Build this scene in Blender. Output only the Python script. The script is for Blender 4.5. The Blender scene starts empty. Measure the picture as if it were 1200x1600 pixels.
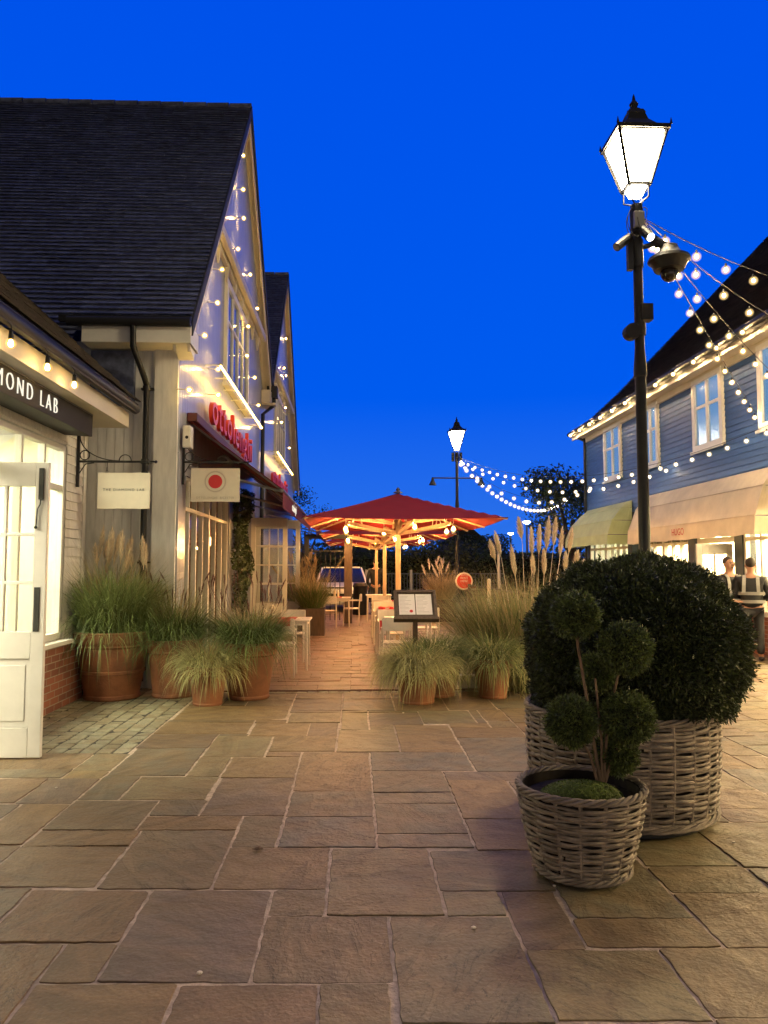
import bpy, math, random
import numpy as np
from mathutils import Vector, Matrix
R_ = math.radians
PI = math.pi
rnd = random.Random(7)
nr = np.random.RandomState(11)
C = bpy.context.scene.collection

# ------------------------------------------------------------------ camera
CAMZ = 1.55; FPX = 1180.0; YAW = R_(2.33); PIT = R_(4.12)
cd = bpy.data.cameras.new("camera"); cam = bpy.data.objects.new("camera", cd); C.objects.link(cam)
cam.location = (0, 0, CAMZ); cam.rotation_euler = (PI/2 + PIT, 0, -YAW)
cd.sensor_fit = 'VERTICAL'; cd.sensor_height = 24.0; cd.lens = 24.0 * FPX / 1600.0
cd.clip_start = 0.05; cd.clip_end = 1000
bpy.context.scene.camera = cam
F_ = Vector((math.sin(YAW)*math.cos(PIT), math.cos(YAW)*math.cos(PIT), math.sin(PIT)))
RT = Vector((math.cos(YAW), -math.sin(YAW), 0)); UP = RT.cross(F_)
def ray(x, y): return F_ + RT*((x-600)/FPX) + UP*((800-y)/FPX)
def gp(x, y, z=0.0):
    d = ray(x, y); t = (z-CAMZ)/d.z; return Vector((d.x*t, d.y*t, z))
def py(x, y, Y):
    d = ray(x, y); t = Y/d.y; return Vector((d.x*t, Y, CAMZ+d.z*t))
def pxx(x, y, X):
    d = ray(x, y); t = X/d.x; return Vector((X, d.y*t, CAMZ+d.z*t))

# ------------------------------------------------------------------ world (dusk sky, brightest where the sun went down)
sc = bpy.context.scene
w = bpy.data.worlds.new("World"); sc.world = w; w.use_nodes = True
nt = w.node_tree; nt.nodes.clear()
def N(t, **k):
    n = nt.nodes.new(t)
    for a, b in k.items(): setattr(n, a, b)
    return n
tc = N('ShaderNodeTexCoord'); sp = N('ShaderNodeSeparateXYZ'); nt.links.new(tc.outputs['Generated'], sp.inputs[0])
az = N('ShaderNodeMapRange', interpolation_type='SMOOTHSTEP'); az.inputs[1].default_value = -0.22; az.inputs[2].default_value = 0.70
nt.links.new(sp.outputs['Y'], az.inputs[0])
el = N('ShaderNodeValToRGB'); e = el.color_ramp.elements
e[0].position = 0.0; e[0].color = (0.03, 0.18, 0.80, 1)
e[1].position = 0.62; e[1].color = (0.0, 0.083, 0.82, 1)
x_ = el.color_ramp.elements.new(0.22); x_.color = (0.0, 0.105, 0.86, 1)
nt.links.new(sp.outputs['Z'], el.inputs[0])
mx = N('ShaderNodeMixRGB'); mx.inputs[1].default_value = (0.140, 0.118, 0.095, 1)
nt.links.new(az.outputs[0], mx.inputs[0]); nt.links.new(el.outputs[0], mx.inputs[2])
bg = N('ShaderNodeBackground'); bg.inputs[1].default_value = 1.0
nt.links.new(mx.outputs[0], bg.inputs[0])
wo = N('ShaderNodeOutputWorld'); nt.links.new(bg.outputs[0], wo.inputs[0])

sc.view_settings.view_transform = 'Standard'; sc.view_settings.look = 'None'
sc.view_settings.exposure = 0.0; sc.view_settings.gamma = 1.0; sc.view_settings.use_curve_mapping = False
sc.cycles.use_denoising = True
sc.cycles.max_bounces = 7; sc.cycles.diffuse_bounces = 3; sc.cycles.glossy_bounces = 3
sc.cycles.transmission_bounces = 4; sc.cycles.transparent_max_bounces = 12
sc.cycles.sample_clamp_indirect = 4.0
sc.cycles.caustics_reflective = False; sc.cycles.caustics_refractive = False

# ------------------------------------------------------------------ materials
def mat(name, col, rough=0.6, metal=0.0, var=0.0, scale=8.0, bump=0.0, bscale=None, island=0.0, col2=None,
        stretch=None, trans=0.0, spec=0.5, coat=0.0, detail=6.0):
    m = bpy.data.materials.new(name); m.use_nodes = True
    t = m.node_tree; b = t.nodes['Principled BSDF']
    b.inputs['Base Color'].default_value = (*col, 1); b.inputs['Roughness'].default_value = rough
    b.inputs['Metallic'].default_value = metal
    b.inputs['Specular IOR Level'].default_value = spec
    if coat: b.inputs['Coat Weight'].default_value = coat
    need = var or bump or island or col2
    if need:
        tcn = t.nodes.new('ShaderNodeTexCoord'); mp = t.nodes.new('ShaderNodeMapping')
        if stretch: mp.inputs['Scale'].default_value = stretch
        t.links.new(tcn.outputs['Object'], mp.inputs[0])
        n = t.nodes.new('ShaderNodeTexNoise'); n.inputs['Scale'].default_value = scale
        n.inputs['Detail'].default_value = detail; n.inputs['Roughness'].default_value = 0.62
        t.links.new(mp.outputs[0], n.inputs['Vector'])
        cur = None
        c2 = col2 if col2 else tuple(max(0, c*(1-var)) for c in col)
        c1 = col if col2 else tuple(min(1, c*(1+var)) for c in col)
        if var or col2:
            mr = t.nodes.new('ShaderNodeMapRange'); mr.inputs[1].default_value = 0.34; mr.inputs[2].default_value = 0.66
            t.links.new(n.outputs['Fac'], mr.inputs[0])
            mi = t.nodes.new('ShaderNodeMixRGB'); mi.inputs[1].default_value = (*c2, 1); mi.inputs[2].default_value = (*c1, 1)
            t.links.new(mr.outputs[0], mi.inputs[0]); cur = mi.outputs[0]
        if island:
            g = t.nodes.new('ShaderNodeNewGeometry'); h = t.nodes.new('ShaderNodeHueSaturation')
            mr2 = t.nodes.new('ShaderNodeMapRange'); mr2.inputs[3].default_value = 1-island; mr2.inputs[4].default_value = 1+island
            t.links.new(g.outputs['Random Per Island'], mr2.inputs[0]); t.links.new(mr2.outputs[0], h.inputs['Value'])
            if cur: t.links.new(cur, h.inputs['Color'])
            else: h.inputs['Color'].default_value = (*col, 1)
            cur = h.outputs[0]
        if cur: t.links.new(cur, b.inputs['Base Color'])
        if bump:
            n2 = n
            if bscale:
                n2 = t.nodes.new('ShaderNodeTexNoise'); n2.inputs['Scale'].default_value = bscale
                n2.inputs['Detail'].default_value = 5; t.links.new(mp.outputs[0], n2.inputs['Vector'])
            bp = t.nodes.new('ShaderNodeBump'); bp.inputs['Strength'].default_value = bump; bp.inputs['Distance'].default_value = 0.01
            t.links.new(n2.outputs['Fac'], bp.inputs['Height']); t.links.new(bp.outputs[0], b.inputs['Normal'])
    if trans:
        tr = t.nodes.new('ShaderNodeBsdfTranslucent'); ms = t.nodes.new('ShaderNodeMixShader'); ms.inputs[0].default_value = trans
        out = t.nodes['Material Output']
        if need and cur: t.links.new(cur, tr.inputs[0])
        else: tr.inputs[0].default_value = (*col, 1)
        t.links.new(b.outputs[0], ms.inputs[1]); t.links.new(tr.outputs[0], ms.inputs[2]); t.links.new(ms.outputs[0], out.inputs[0])
    return m
def emit(name, col, s):
    m = bpy.data.materials.new(name); m.use_nodes = True; t = m.node_tree; t.nodes.clear()
    e = t.nodes.new('ShaderNodeEmission'); e.inputs[0].default_value = (*col, 1); e.inputs[1].default_value = s
    o = t.nodes.new('ShaderNodeOutputMaterial'); t.links.new(e.outputs[0], o.inputs[0]); return m
def glass(name, tint=(1, 1, 1), refl=0.12, rough=0.02):
    m = bpy.data.materials.new(name); m.use_nodes = True; t = m.node_tree; t.nodes.clear()
    a = t.nodes.new('ShaderNodeBsdfTransparent'); a.inputs[0].default_value = (*tint, 1)
    g = t.nodes.new('ShaderNodeBsdfGlossy'); g.inputs['Roughness'].default_value = rough
    f = t.nodes.new('ShaderNodeLayerWeight'); f.inputs[0].default_value = 0.5
    pw = t.nodes.new('ShaderNodeMath'); pw.operation = 'POWER'; pw.inputs[1].default_value = 4.5; t.links.new(f.outputs['Facing'], pw.inputs[0])
    ad = t.nodes.new('ShaderNodeMath'); ad.operation = 'MULTIPLY_ADD'; ad.inputs[1].default_value = 0.6; ad.inputs[2].default_value = refl; ad.use_clamp = True
    t.links.new(pw.outputs[0], ad.inputs[0])
    x = t.nodes.new('ShaderNodeMixShader'); o = t.nodes.new('ShaderNodeOutputMaterial')
    t.links.new(ad.outputs[0], x.inputs[0]); t.links.new(a.outputs[0], x.inputs[1]); t.links.new(g.outputs[0], x.inputs[2]); t.links.new(x.outputs[0], o.inputs[0])
    return m

def stone_mat(name, cols, bump=0.5, rough=0.55, sat=1.0):
    """riven sandstone: each island (stone) gets a tone from the ramp, plus bedding streaks and blotches"""
    m = bpy.data.materials.new(name); m.use_nodes = True; t = m.node_tree; b = t.nodes['Principled BSDF']
    L = t.links.new
    g = t.nodes.new('ShaderNodeNewGeometry'); r = t.nodes.new('ShaderNodeValToRGB')
    L(g.outputs['Random Per Island'], r.inputs[0]); r.color_ramp.interpolation = 'LINEAR'
    els = r.color_ramp.elements; k = len(cols)
    els[0].position = 0; els[0].color = (*cols[0], 1); els[1].position = 1; els[1].color = (*cols[-1], 1)
    for i in range(1, k-1):
        q = els.new(i/(k-1)); q.color = (*cols[i], 1)
    tcn = t.nodes.new('ShaderNodeTexCoord')
    # per-stone offset and rotation of the pattern
    wn = t.nodes.new('ShaderNodeTexWhiteNoise'); wn.noise_dimensions = '1D'; L(g.outputs['Random Per Island'], wn.inputs['W'])
    sc_ = t.nodes.new('ShaderNodeVectorMath'); sc_.operation = 'SCALE'; sc_.inputs[3].default_value = 37.0; L(wn.outputs['Color'], sc_.inputs[0])
    ad = t.nodes.new('ShaderNodeVectorMath'); ad.operation = 'ADD'; L(tcn.outputs['Object'], ad.inputs[0]); L(sc_.outputs[0], ad.inputs[1])
    an = t.nodes.new('ShaderNodeMath'); an.operation = 'MULTIPLY'; an.inputs[1].default_value = 6.28; L(wn.outputs['Value'], an.inputs[0])
    vr = t.nodes.new('ShaderNodeVectorRotate'); vr.rotation_type = 'Z_AXIS'; L(ad.outputs[0], vr.inputs['Vector']); L(an.outputs[0], vr.inputs['Angle'])
    mp = t.nodes.new('ShaderNodeMapping'); mp.inputs['Scale'].default_value = (1.0, 3.2, 1.0); L(vr.outputs[0], mp.inputs[0])
    n1 = t.nodes.new('ShaderNodeTexNoise'); n1.inputs['Scale'].default_value = 1.9; n1.inputs['Detail'].default_value = 7; n1.inputs['Roughness'].default_value = 0.6
    n1.inputs['Distortion'].default_value = 1.2
    L(mp.outputs[0], n1.inputs['Vector'])
    n2 = t.nodes.new('ShaderNodeTexNoise'); n2.inputs['Scale'].default_value = 55; n2.inputs['Detail'].default_value = 4; L(tcn.outputs['Object'], n2.inputs['Vector'])
    n3 = t.nodes.new('ShaderNodeTexNoise'); n3.inputs['Scale'].default_value = 4.5; n3.inputs['Detail'].default_value = 5; L(ad.outputs[0], n3.inputs['Vector'])
    m1 = t.nodes.new('ShaderNodeMapRange'); m1.inputs[1].default_value = 0.3; m1.inputs[2].default_value = 0.7; m1.inputs[3].default_value = 0.74; m1.inputs[4].default_value = 1.24
    L(n1.outputs['Fac'], m1.inputs[0])
    m2 = t.nodes.new('ShaderNodeMapRange'); m2.inputs[1].default_value = 0.3; m2.inputs[2].default_value = 0.7; m2.inputs[3].default_value = 0.86; m2.inputs[4].default_value = 1.12
    L(n2.outputs['Fac'], m2.inputs[0])
    mu = t.nodes.new('ShaderNodeMath'); mu.operation = 'MULTIPLY'; L(m1.outputs[0], mu.inputs[0]); L(m2.outputs[0], mu.inputs[1])
    # fine dark bedding lines on some stones
    q7 = t.nodes.new('ShaderNodeMath'); q7.operation = 'MULTIPLY'; q7.inputs[1].default_value = 7.0; L(n1.outputs['Fac'], q7.inputs[0])
    fq = t.nodes.new('ShaderNodeMath'); fq.operation = 'FRACT'; L(q7.outputs[0], fq.inputs[0])
    lq = t.nodes.new('ShaderNodeMapRange'); lq.inputs[1].default_value = 0.0; lq.inputs[2].default_value = 0.10; lq.inputs[3].default_value = 0.45; lq.inputs[4].default_value = 1.0; L(fq.outputs[0], lq.inputs[0])
    gq = t.nodes.new('ShaderNodeMath'); gq.operation = 'GREATER_THAN'; gq.inputs[1].default_value = 0.45; L(wn.outputs['Value'], gq.inputs[0])
    mq = t.nodes.new('ShaderNodeMix'); mq.inputs[2].default_value = 1.0; L(gq.outputs[0], mq.inputs[0]); L(lq.outputs[0], mq.inputs[3])
    mu2 = t.nodes.new('ShaderNodeMath'); mu2.operation = 'MULTIPLY'; L(mu.outputs[0], mu2.inputs[0]); L(mq.outputs[0], mu2.inputs[1]); mu = mu2
    tint = t.nodes.new('ShaderNodeMixRGB'); tint.inputs[1].default_value = (0.185, 0.122, 0.056, 1)   # iron-brown blotches
    m3 = t.nodes.new('ShaderNodeMapRange'); m3.inputs[1].default_value = 0.42; m3.inputs[2].default_value = 0.6; m3.inputs[3].default_value = 0.45; m3.inputs[4].default_value = 1.0
    L(n3.outputs['Fac'], m3.inputs[0]); L(m3.outputs[0], tint.inputs[0]); L(r.outputs[0], tint.inputs[2])
    hs = t.nodes.new('ShaderNodeHueSaturation'); hs.inputs['Saturation'].default_value = sat; L(tint.outputs[0], hs.inputs['Color']); L(mu.outputs[0], hs.inputs['Value'])
    L(hs.outputs[0], b.inputs['Base Color'])
    # relief: stepped ridges + grain
    st = t.nodes.new('ShaderNodeMath'); st.operation = 'MULTIPLY'; st.inputs[1].default_value = 7.0; L(n1.outputs['Fac'], st.inputs[0])
    fr = t.nodes.new('ShaderNodeMath'); fr.operation = 'SNAP'; fr.inputs[1].default_value = 1.0; L(st.outputs[0], fr.inputs[0])
    sa = t.nodes.new('ShaderNodeMath'); sa.operation = 'MULTIPLY_ADD'; sa.inputs[1].default_value = 0.16; L(fr.outputs[0], sa.inputs[0]); L(n3.outputs['Fac'], sa.inputs[2])
    sb = t.nodes.new('ShaderNodeMath'); sb.operation = 'MULTIPLY_ADD'; sb.inputs[1].default_value = 0.14; L(n2.outputs['Fac'], sb.inputs[0]); L(sa.outputs[0], sb.inputs[2])
    bp = t.nodes.new('ShaderNodeBump'); bp.inputs['Strength'].default_value = bump; bp.inputs['Distance'].default_value = 0.026
    L(sb.outputs[0], bp.inputs['Height']); L(bp.outputs[0], b.inputs['Normal'])
    b.inputs['Roughness'].default_value = rough; b.inputs['Specular IOR Level'].default_value = 0.4
    return m

def brick_mat(name):
    m = bpy.data.materials.new(name); m.use_nodes = True; t = m.node_tree; b = t.nodes['Principled BSDF']; L = t.links.new
    tcn = t.nodes.new('ShaderNodeTexCoord'); s = t.nodes.new('ShaderNodeSeparateXYZ'); L(tcn.outputs['Object'], s.inputs[0])
    a = t.nodes.new('ShaderNodeMath'); a.operation = 'ADD'; L(s.outputs['X'], a.inputs[0]); L(s.outputs['Y'], a.inputs[1])
    c = t.nodes.new('ShaderNodeCombineXYZ'); L(a.outputs[0], c.inputs['X']); L(s.outputs['Z'], c.inputs['Y'])
    br = t.nodes.new('ShaderNodeTexBrick'); L(c.outputs[0], br.inputs['Vector'])
    br.inputs['Scale'].default_value = 1.0; br.inputs['Brick Width'].default_value = 0.225; br.inputs['Row Height'].default_value = 0.075
    br.inputs['Mortar Size'].default_value = 0.006; br.inputs['Color1'].default_value = (0.30, 0.10, 0.055, 1)
    br.inputs['Color2'].default_value = (0.18, 0.065, 0.04, 1); br.inputs['Mortar'].default_value = (0.32, 0.26, 0.2, 1)
    L(br.outputs['Color'], b.inputs['Base Color'])
    bp = t.nodes.new('ShaderNodeBump'); bp.inputs['Strength'].default_value = 0.7; bp.inputs['Distance'].default_value = 0.006; bp.invert = True
    L(br.outputs['Fac'], bp.inputs['Height']); L(bp.outputs[0], b.inputs['Normal']); b.inputs['Roughness'].default_value = 0.8
    return m

M = {}
M['stone'] = stone_mat('sandstone_paving', [(0.20, 0.128, 0.058), (0.235, 0.185, 0.092), (0.150, 0.126, 0.082), (0.265, 0.175, 0.076), (0.165, 0.125, 0.088), (0.22, 0.138, 0.066), (0.19, 0.162, 0.086), (0.140, 0.125, 0.098), (0.25, 0.192, 0.096)], 1.15)
M['terrace'] = stone_mat('terrace_stone', [(0.26, 0.13, 0.085), (0.29, 0.17, 0.11), (0.22, 0.125, 0.085), (0.27, 0.175, 0.115), (0.31, 0.15, 0.09)], 0.6, 0.5)
M['sett'] = stone_mat('sett_stone', [(0.27, 0.26, 0.17), (0.34, 0.32, 0.22), (0.24, 0.23, 0.16)], 0.5, 0.6)
M['mortar'] = mat('mortar', (0.47, 0.37, 0.28), 0.9, var=0.3, scale=14, bump=0.8, bscale=60)
M['darkmortar'] = mat('dark_mortar', (0.05, 0.045, 0.035), 0.95, var=0.3, scale=20)
M['asphalt'] = mat('asphalt', (0.035, 0.038, 0.045), 0.85, var=0.25, scale=3, bump=0.4, bscale=80)
M['roof'] = mat('slate_tiles', (0.085, 0.10, 0.17), 0.6, var=0.45, scale=9, bump=0.5, bscale=26, island=0.3, spec=0.35)
M['roof2'] = mat('brown_tiles', (0.045, 0.038, 0.034), 0.65, var=0.35, scale=9, bump=0.5, bscale=26, island=0.3, spec=0.3)
M['black'] = mat('black_paint', (0.006, 0.006, 0.007), 0.55, var=0.3, scale=12, bump=0.1, bscale=60)
M['dark'] = mat('dark_matter', (0.02, 0.02, 0.022), 0.7, var=0.2)
M['darkwood'] = mat('dark_brown_wood', (0.075, 0.045, 0.028), 0.6, var=0.35, scale=5, stretch=(8, 8, 1), bump=0.3)
M['cream'] = mat('cream_paint', (0.62, 0.56, 0.44), 0.5, var=0.06, scale=3, bump=0.06, bscale=30)
M['white'] = mat('white_paint', (0.72, 0.70, 0.64), 0.42, var=0.05, scale=4, bump=0.05, bscale=30)
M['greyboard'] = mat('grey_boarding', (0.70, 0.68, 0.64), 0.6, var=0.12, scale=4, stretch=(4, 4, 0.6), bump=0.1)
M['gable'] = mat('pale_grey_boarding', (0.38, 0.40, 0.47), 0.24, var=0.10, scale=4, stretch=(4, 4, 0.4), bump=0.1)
M['blue'] = mat('blue_clapboard', (0.045, 0.118, 0.30), 0.5, var=0.16, scale=3, stretch=(1, 1, 6), bump=0.1, bscale=20, island=0.1)
M['brick'] = brick_mat('red_brick')
M['terracotta'] = mat('terracotta', (0.37, 0.145, 0.062), 0.75, var=0.3, scale=4, bump=0.25, bscale=40, col2=(0.20, 0.085, 0.042))
M['soil'] = mat('soil', (0.03, 0.02, 0.012), 0.95, bump=1.0, bscale=60, var=0.4)
M['wicker'] = mat('wicker', (0.25, 0.205, 0.165), 0.7, var=0.3, scale=18, bump=0.4, bscale=90, island=0.32)
M['wickerdark'] = mat('basket_liner', (0.02, 0.015, 0.012), 0.9, var=0.2)
M['yew'] = mat('yew_leaf', (0.058, 0.075, 0.020), 0.5, island=0.75, trans=0.12, col2=(0.028, 0.042, 0.014), scale=3.0)
M['yew_small'] = mat('young_yew_leaf', (0.115, 0.15, 0.035), 0.5, island=0.7, trans=0.15, col2=(0.05, 0.075, 0.022), scale=14.0)
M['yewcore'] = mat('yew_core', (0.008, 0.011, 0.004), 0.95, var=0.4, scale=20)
M['bark'] = mat('bark', (0.20, 0.13, 0.08), 0.85, var=0.4, scale=12, stretch=(6, 6, 1), bump=0.6)
M['moss'] = mat('moss', (0.085, 0.12, 0.02), 0.9, var=0.5, scale=25, bump=1.0, bscale=90)
M['grass_green'] = mat('grass_green', (0.21, 0.25, 0.09), 0.55, island=0.5, trans=0.25)
M['grass_dark'] = mat('grass_dark', (0.14, 0.19, 0.055), 0.55, island=0.55, trans=0.2)
M['grass_yellow'] = mat('grass_yellow', (0.46, 0.43, 0.19), 0.5, island=0.45, trans=0.3)
M['grass_straw'] = mat('grass_straw', (0.42, 0.32, 0.17), 0.6, island=0.45, trans=0.3)
M['plume'] = mat('plume', (0.92, 0.80, 0.60), 0.9, island=0.3, trans=0.45)
M['plume_purple'] = mat('plume_purple', (0.16, 0.08, 0.07), 0.9, island=0.4, trans=0.3)
M['leaf'] = mat('leaf_dark', (0.045, 0.07, 0.025), 0.6, island=0.6, trans=0.2)
M['leaf_lit'] = mat('leaf_lit_olive', (0.10, 0.11, 0.035), 0.6, island=0.5, trans=0.25)  # lighter olive leaf, with the light on one tree put into its colour
M['trunk'] = mat('trunk_bark', (0.07, 0.05, 0.035), 0.9, var=0.4, scale=10, bump=0.5)
def fabric(name, c, tr): return mat(name, c, 0.85, var=0.08, scale=2.5, bump=0.15, bscale=9, trans=tr)
M['redcanvas'] = fabric('red_canvas', (0.34, 0.018, 0.016), 0.30)
M['redawn'] = fabric('dark_red_canvas', (0.15, 0.014, 0.016), 0.10)
M['creamcanvas'] = fabric('cream_canvas', (0.90, 0.80, 0.64), 0.35)
M['greencanvas'] = fabric('sage_canvas', (0.58, 0.64, 0.36), 0.25)
M['redcloth'] = mat('red_cloth', (0.45, 0.015, 0.015), 0.8, var=0.15, bump=0.2, bscale=30)
M['paleframe'] = mat('pale_wood', (0.62, 0.42, 0.25), 0.5, var=0.15, scale=6, stretch=(6, 6, 1))
M['chair'] = mat('cream_painted_metal', (0.74, 0.63, 0.52), 0.45, var=0.06)
M['signwhite'] = mat('sign_white', (0.72, 0.65, 0.53), 0.5, var=0.04)
M['signred'] = mat('sign_red', (0.55, 0.02, 0.025), 0.45)
M['ring'] = mat('sign_ring', (0.50, 0.40, 0.32), 0.6)
M['ink'] = mat('ink', (0.02, 0.02, 0.02), 0.6)
M['faintink'] = mat('faint_ink', (0.42, 0.36, 0.28), 0.6)
M['paper'] = mat('paper', (0.74, 0.67, 0.68), 0.6, var=0.03)
M['orangered'] = mat('orange_red', (0.62, 0.035, 0.010), 0.45)
M['gl'] = glass('window_glass', (0.96, 0.98, 0.95), 0.04)
M['gldark'] = glass('upper_window_glass', (0.85, 0.9, 0.92), 0.07, 0.22)
M['screenglass'] = glass('screen_glass', (0.80, 0.88, 0.80), 0.03)
M['blind'] = emit('emissive_blind', (0.26, 0.50, 0.78), 0.75)  # pale blue brightness put into the blind as emission
M['warmwall'] = mat('interior_warm', (0.72, 0.70, 0.55), 0.8)
M['skin'] = mat('skin', (0.45, 0.24, 0.16), 0.55)
M['hair'] = mat('hair', (0.025, 0.016, 0.010), 0.7, var=0.3, scale=60)
M['jacket'] = mat('black_jacket', (0.012, 0.013, 0.016), 0.65, var=0.3, bump=0.3, bscale=20)
M['reflective'] = mat('reflective_tape', (0.26, 0.26, 0.26), 0.4)
M['carpaint'] = mat('white_car_paint', (0.8, 0.84, 0.9), 0.25, coat=0.6, var=0.03)
M['carglass'] = mat('car_glass', (0.01, 0.012, 0.016), 0.08)
M['tyre'] = mat('tyre', (0.012, 0.012, 0.012), 0.9)
M['lead'] = mat('metal_grey', (0.25, 0.25, 0.26), 0.4, metal=0.7)
M['farbuild'] = mat('far_render_wall', (0.09, 0.10, 0.12), 0.8, var=0.2)
M['hill'] = mat('far_ground', (0.012, 0.017, 0.014), 0.95, var=0.3, scale=0.2)
WARM = (1.0, 0.66, 0.30)
M['bulb'] = emit('warm_bulb', (1.0, 0.66, 0.30), 1900)
M['bulb_gable'] = emit('gable_bulb', (1.0, 0.60, 0.14), 1150)
M['bulb_pear'] = emit('gutter_bulb', (1.0, 0.62, 0.2), 260)
M['bulb_cool'] = emit('pale_bulb', (1.0, 0.80, 0.52), 330)
M['bulb_edison'] = emit('amber_bulb', (1.0, 0.50, 0.15), 4200)
M['lantern'] = emit('lantern_glow', (1.0, 0.80, 0.48), 260)
M['lantern2'] = emit('lantern_glow_far', (1.0, 0.9, 0.72), 50)
M['strip'] = emit('led_strip', (1.0, 0.60, 0.11), 32)
M['shoplight'] = emit('shop_ceiling_light', (1.0, 0.93, 0.68), 50)
M['shoplight_warm'] = emit('hugo_shop_light', (1.0, 0.70, 0.36), 170)
M['restlight'] = emit('restaurant_light', (1.0, 0.58, 0.25), 14)
M['letterglow'] = emit('letter_glow', (1.0, 0.93, 0.75), 1.1)
M['rear_fill'] = emit('rear_fill_glow', (1.0, 0.85, 0.62), 3.1)  # warm fill glow of the assumed shops behind the camera
def bloom_shell(name, col, s):  # soft halo put into an emissive shell round each bulb, imitating bloom
    m = bpy.data.materials.new(name); m.use_nodes = True; t = m.node_tree; t.nodes.clear(); L = t.links.new
    lw = t.nodes.new('ShaderNodeLayerWeight'); lw.inputs[0].default_value = 0.5
    iv = t.nodes.new('ShaderNodeMath'); iv.operation = 'SUBTRACT'; iv.inputs[0].default_value = 1.0; L(lw.outputs['Facing'], iv.inputs[1])
    pw = t.nodes.new('ShaderNodeMath'); pw.operation = 'POWER'; pw.inputs[1].default_value = 2.2; L(iv.outputs[0], pw.inputs[0])
    ml = t.nodes.new('ShaderNodeMath'); ml.operation = 'MULTIPLY'; ml.inputs[1].default_value = s; L(pw.outputs[0], ml.inputs[0])
    e = t.nodes.new('ShaderNodeEmission'); e.inputs[0].default_value = (*col, 1); L(ml.outputs[0], e.inputs[1])
    tr = t.nodes.new('ShaderNodeBsdfTransparent'); a = t.nodes.new('ShaderNodeMixShader'); o = t.nodes.new('ShaderNodeOutputMaterial'); e.inputs[1].default_value = s*2.6
    t.links.remove(e.inputs[1].links[0]); ml.inputs[1].default_value = 0.42; ml.use_clamp = True; L(ml.outputs[0], a.inputs[0])
    L(tr.outputs[0], a.inputs[1]); L(e.outputs[0], a.inputs[2]); L(a.outputs[0], o.inputs[0]); return m
M['bloom_shell'] = bloom_shell('warm_bloom', (1.0, 0.66, 0.26), 0.95)
M['bloom_shell_cool'] = bloom_shell('pale_bloom', (1.0, 0.80, 0.50), 0.8)
M['bloom_shell_gable'] = bloom_shell('gable_bloom', (1.0, 0.62, 0.14), 1.0)
def core_ball(c, r, core, gl_m, gr=2.0):
    mb = MB(); mb.ball(c, r*0.55, 8, 6, mi=0); mb.ball(c, r*gr, 14, 10, mi=1); return mb, [core, gl_m]
M['spot'] = emit('spot_face', (1.0, 0.95, 0.85), 30)
M['farlight'] = emit('far_lamp', (0.9, 0.95, 1.0), 12)

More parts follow.
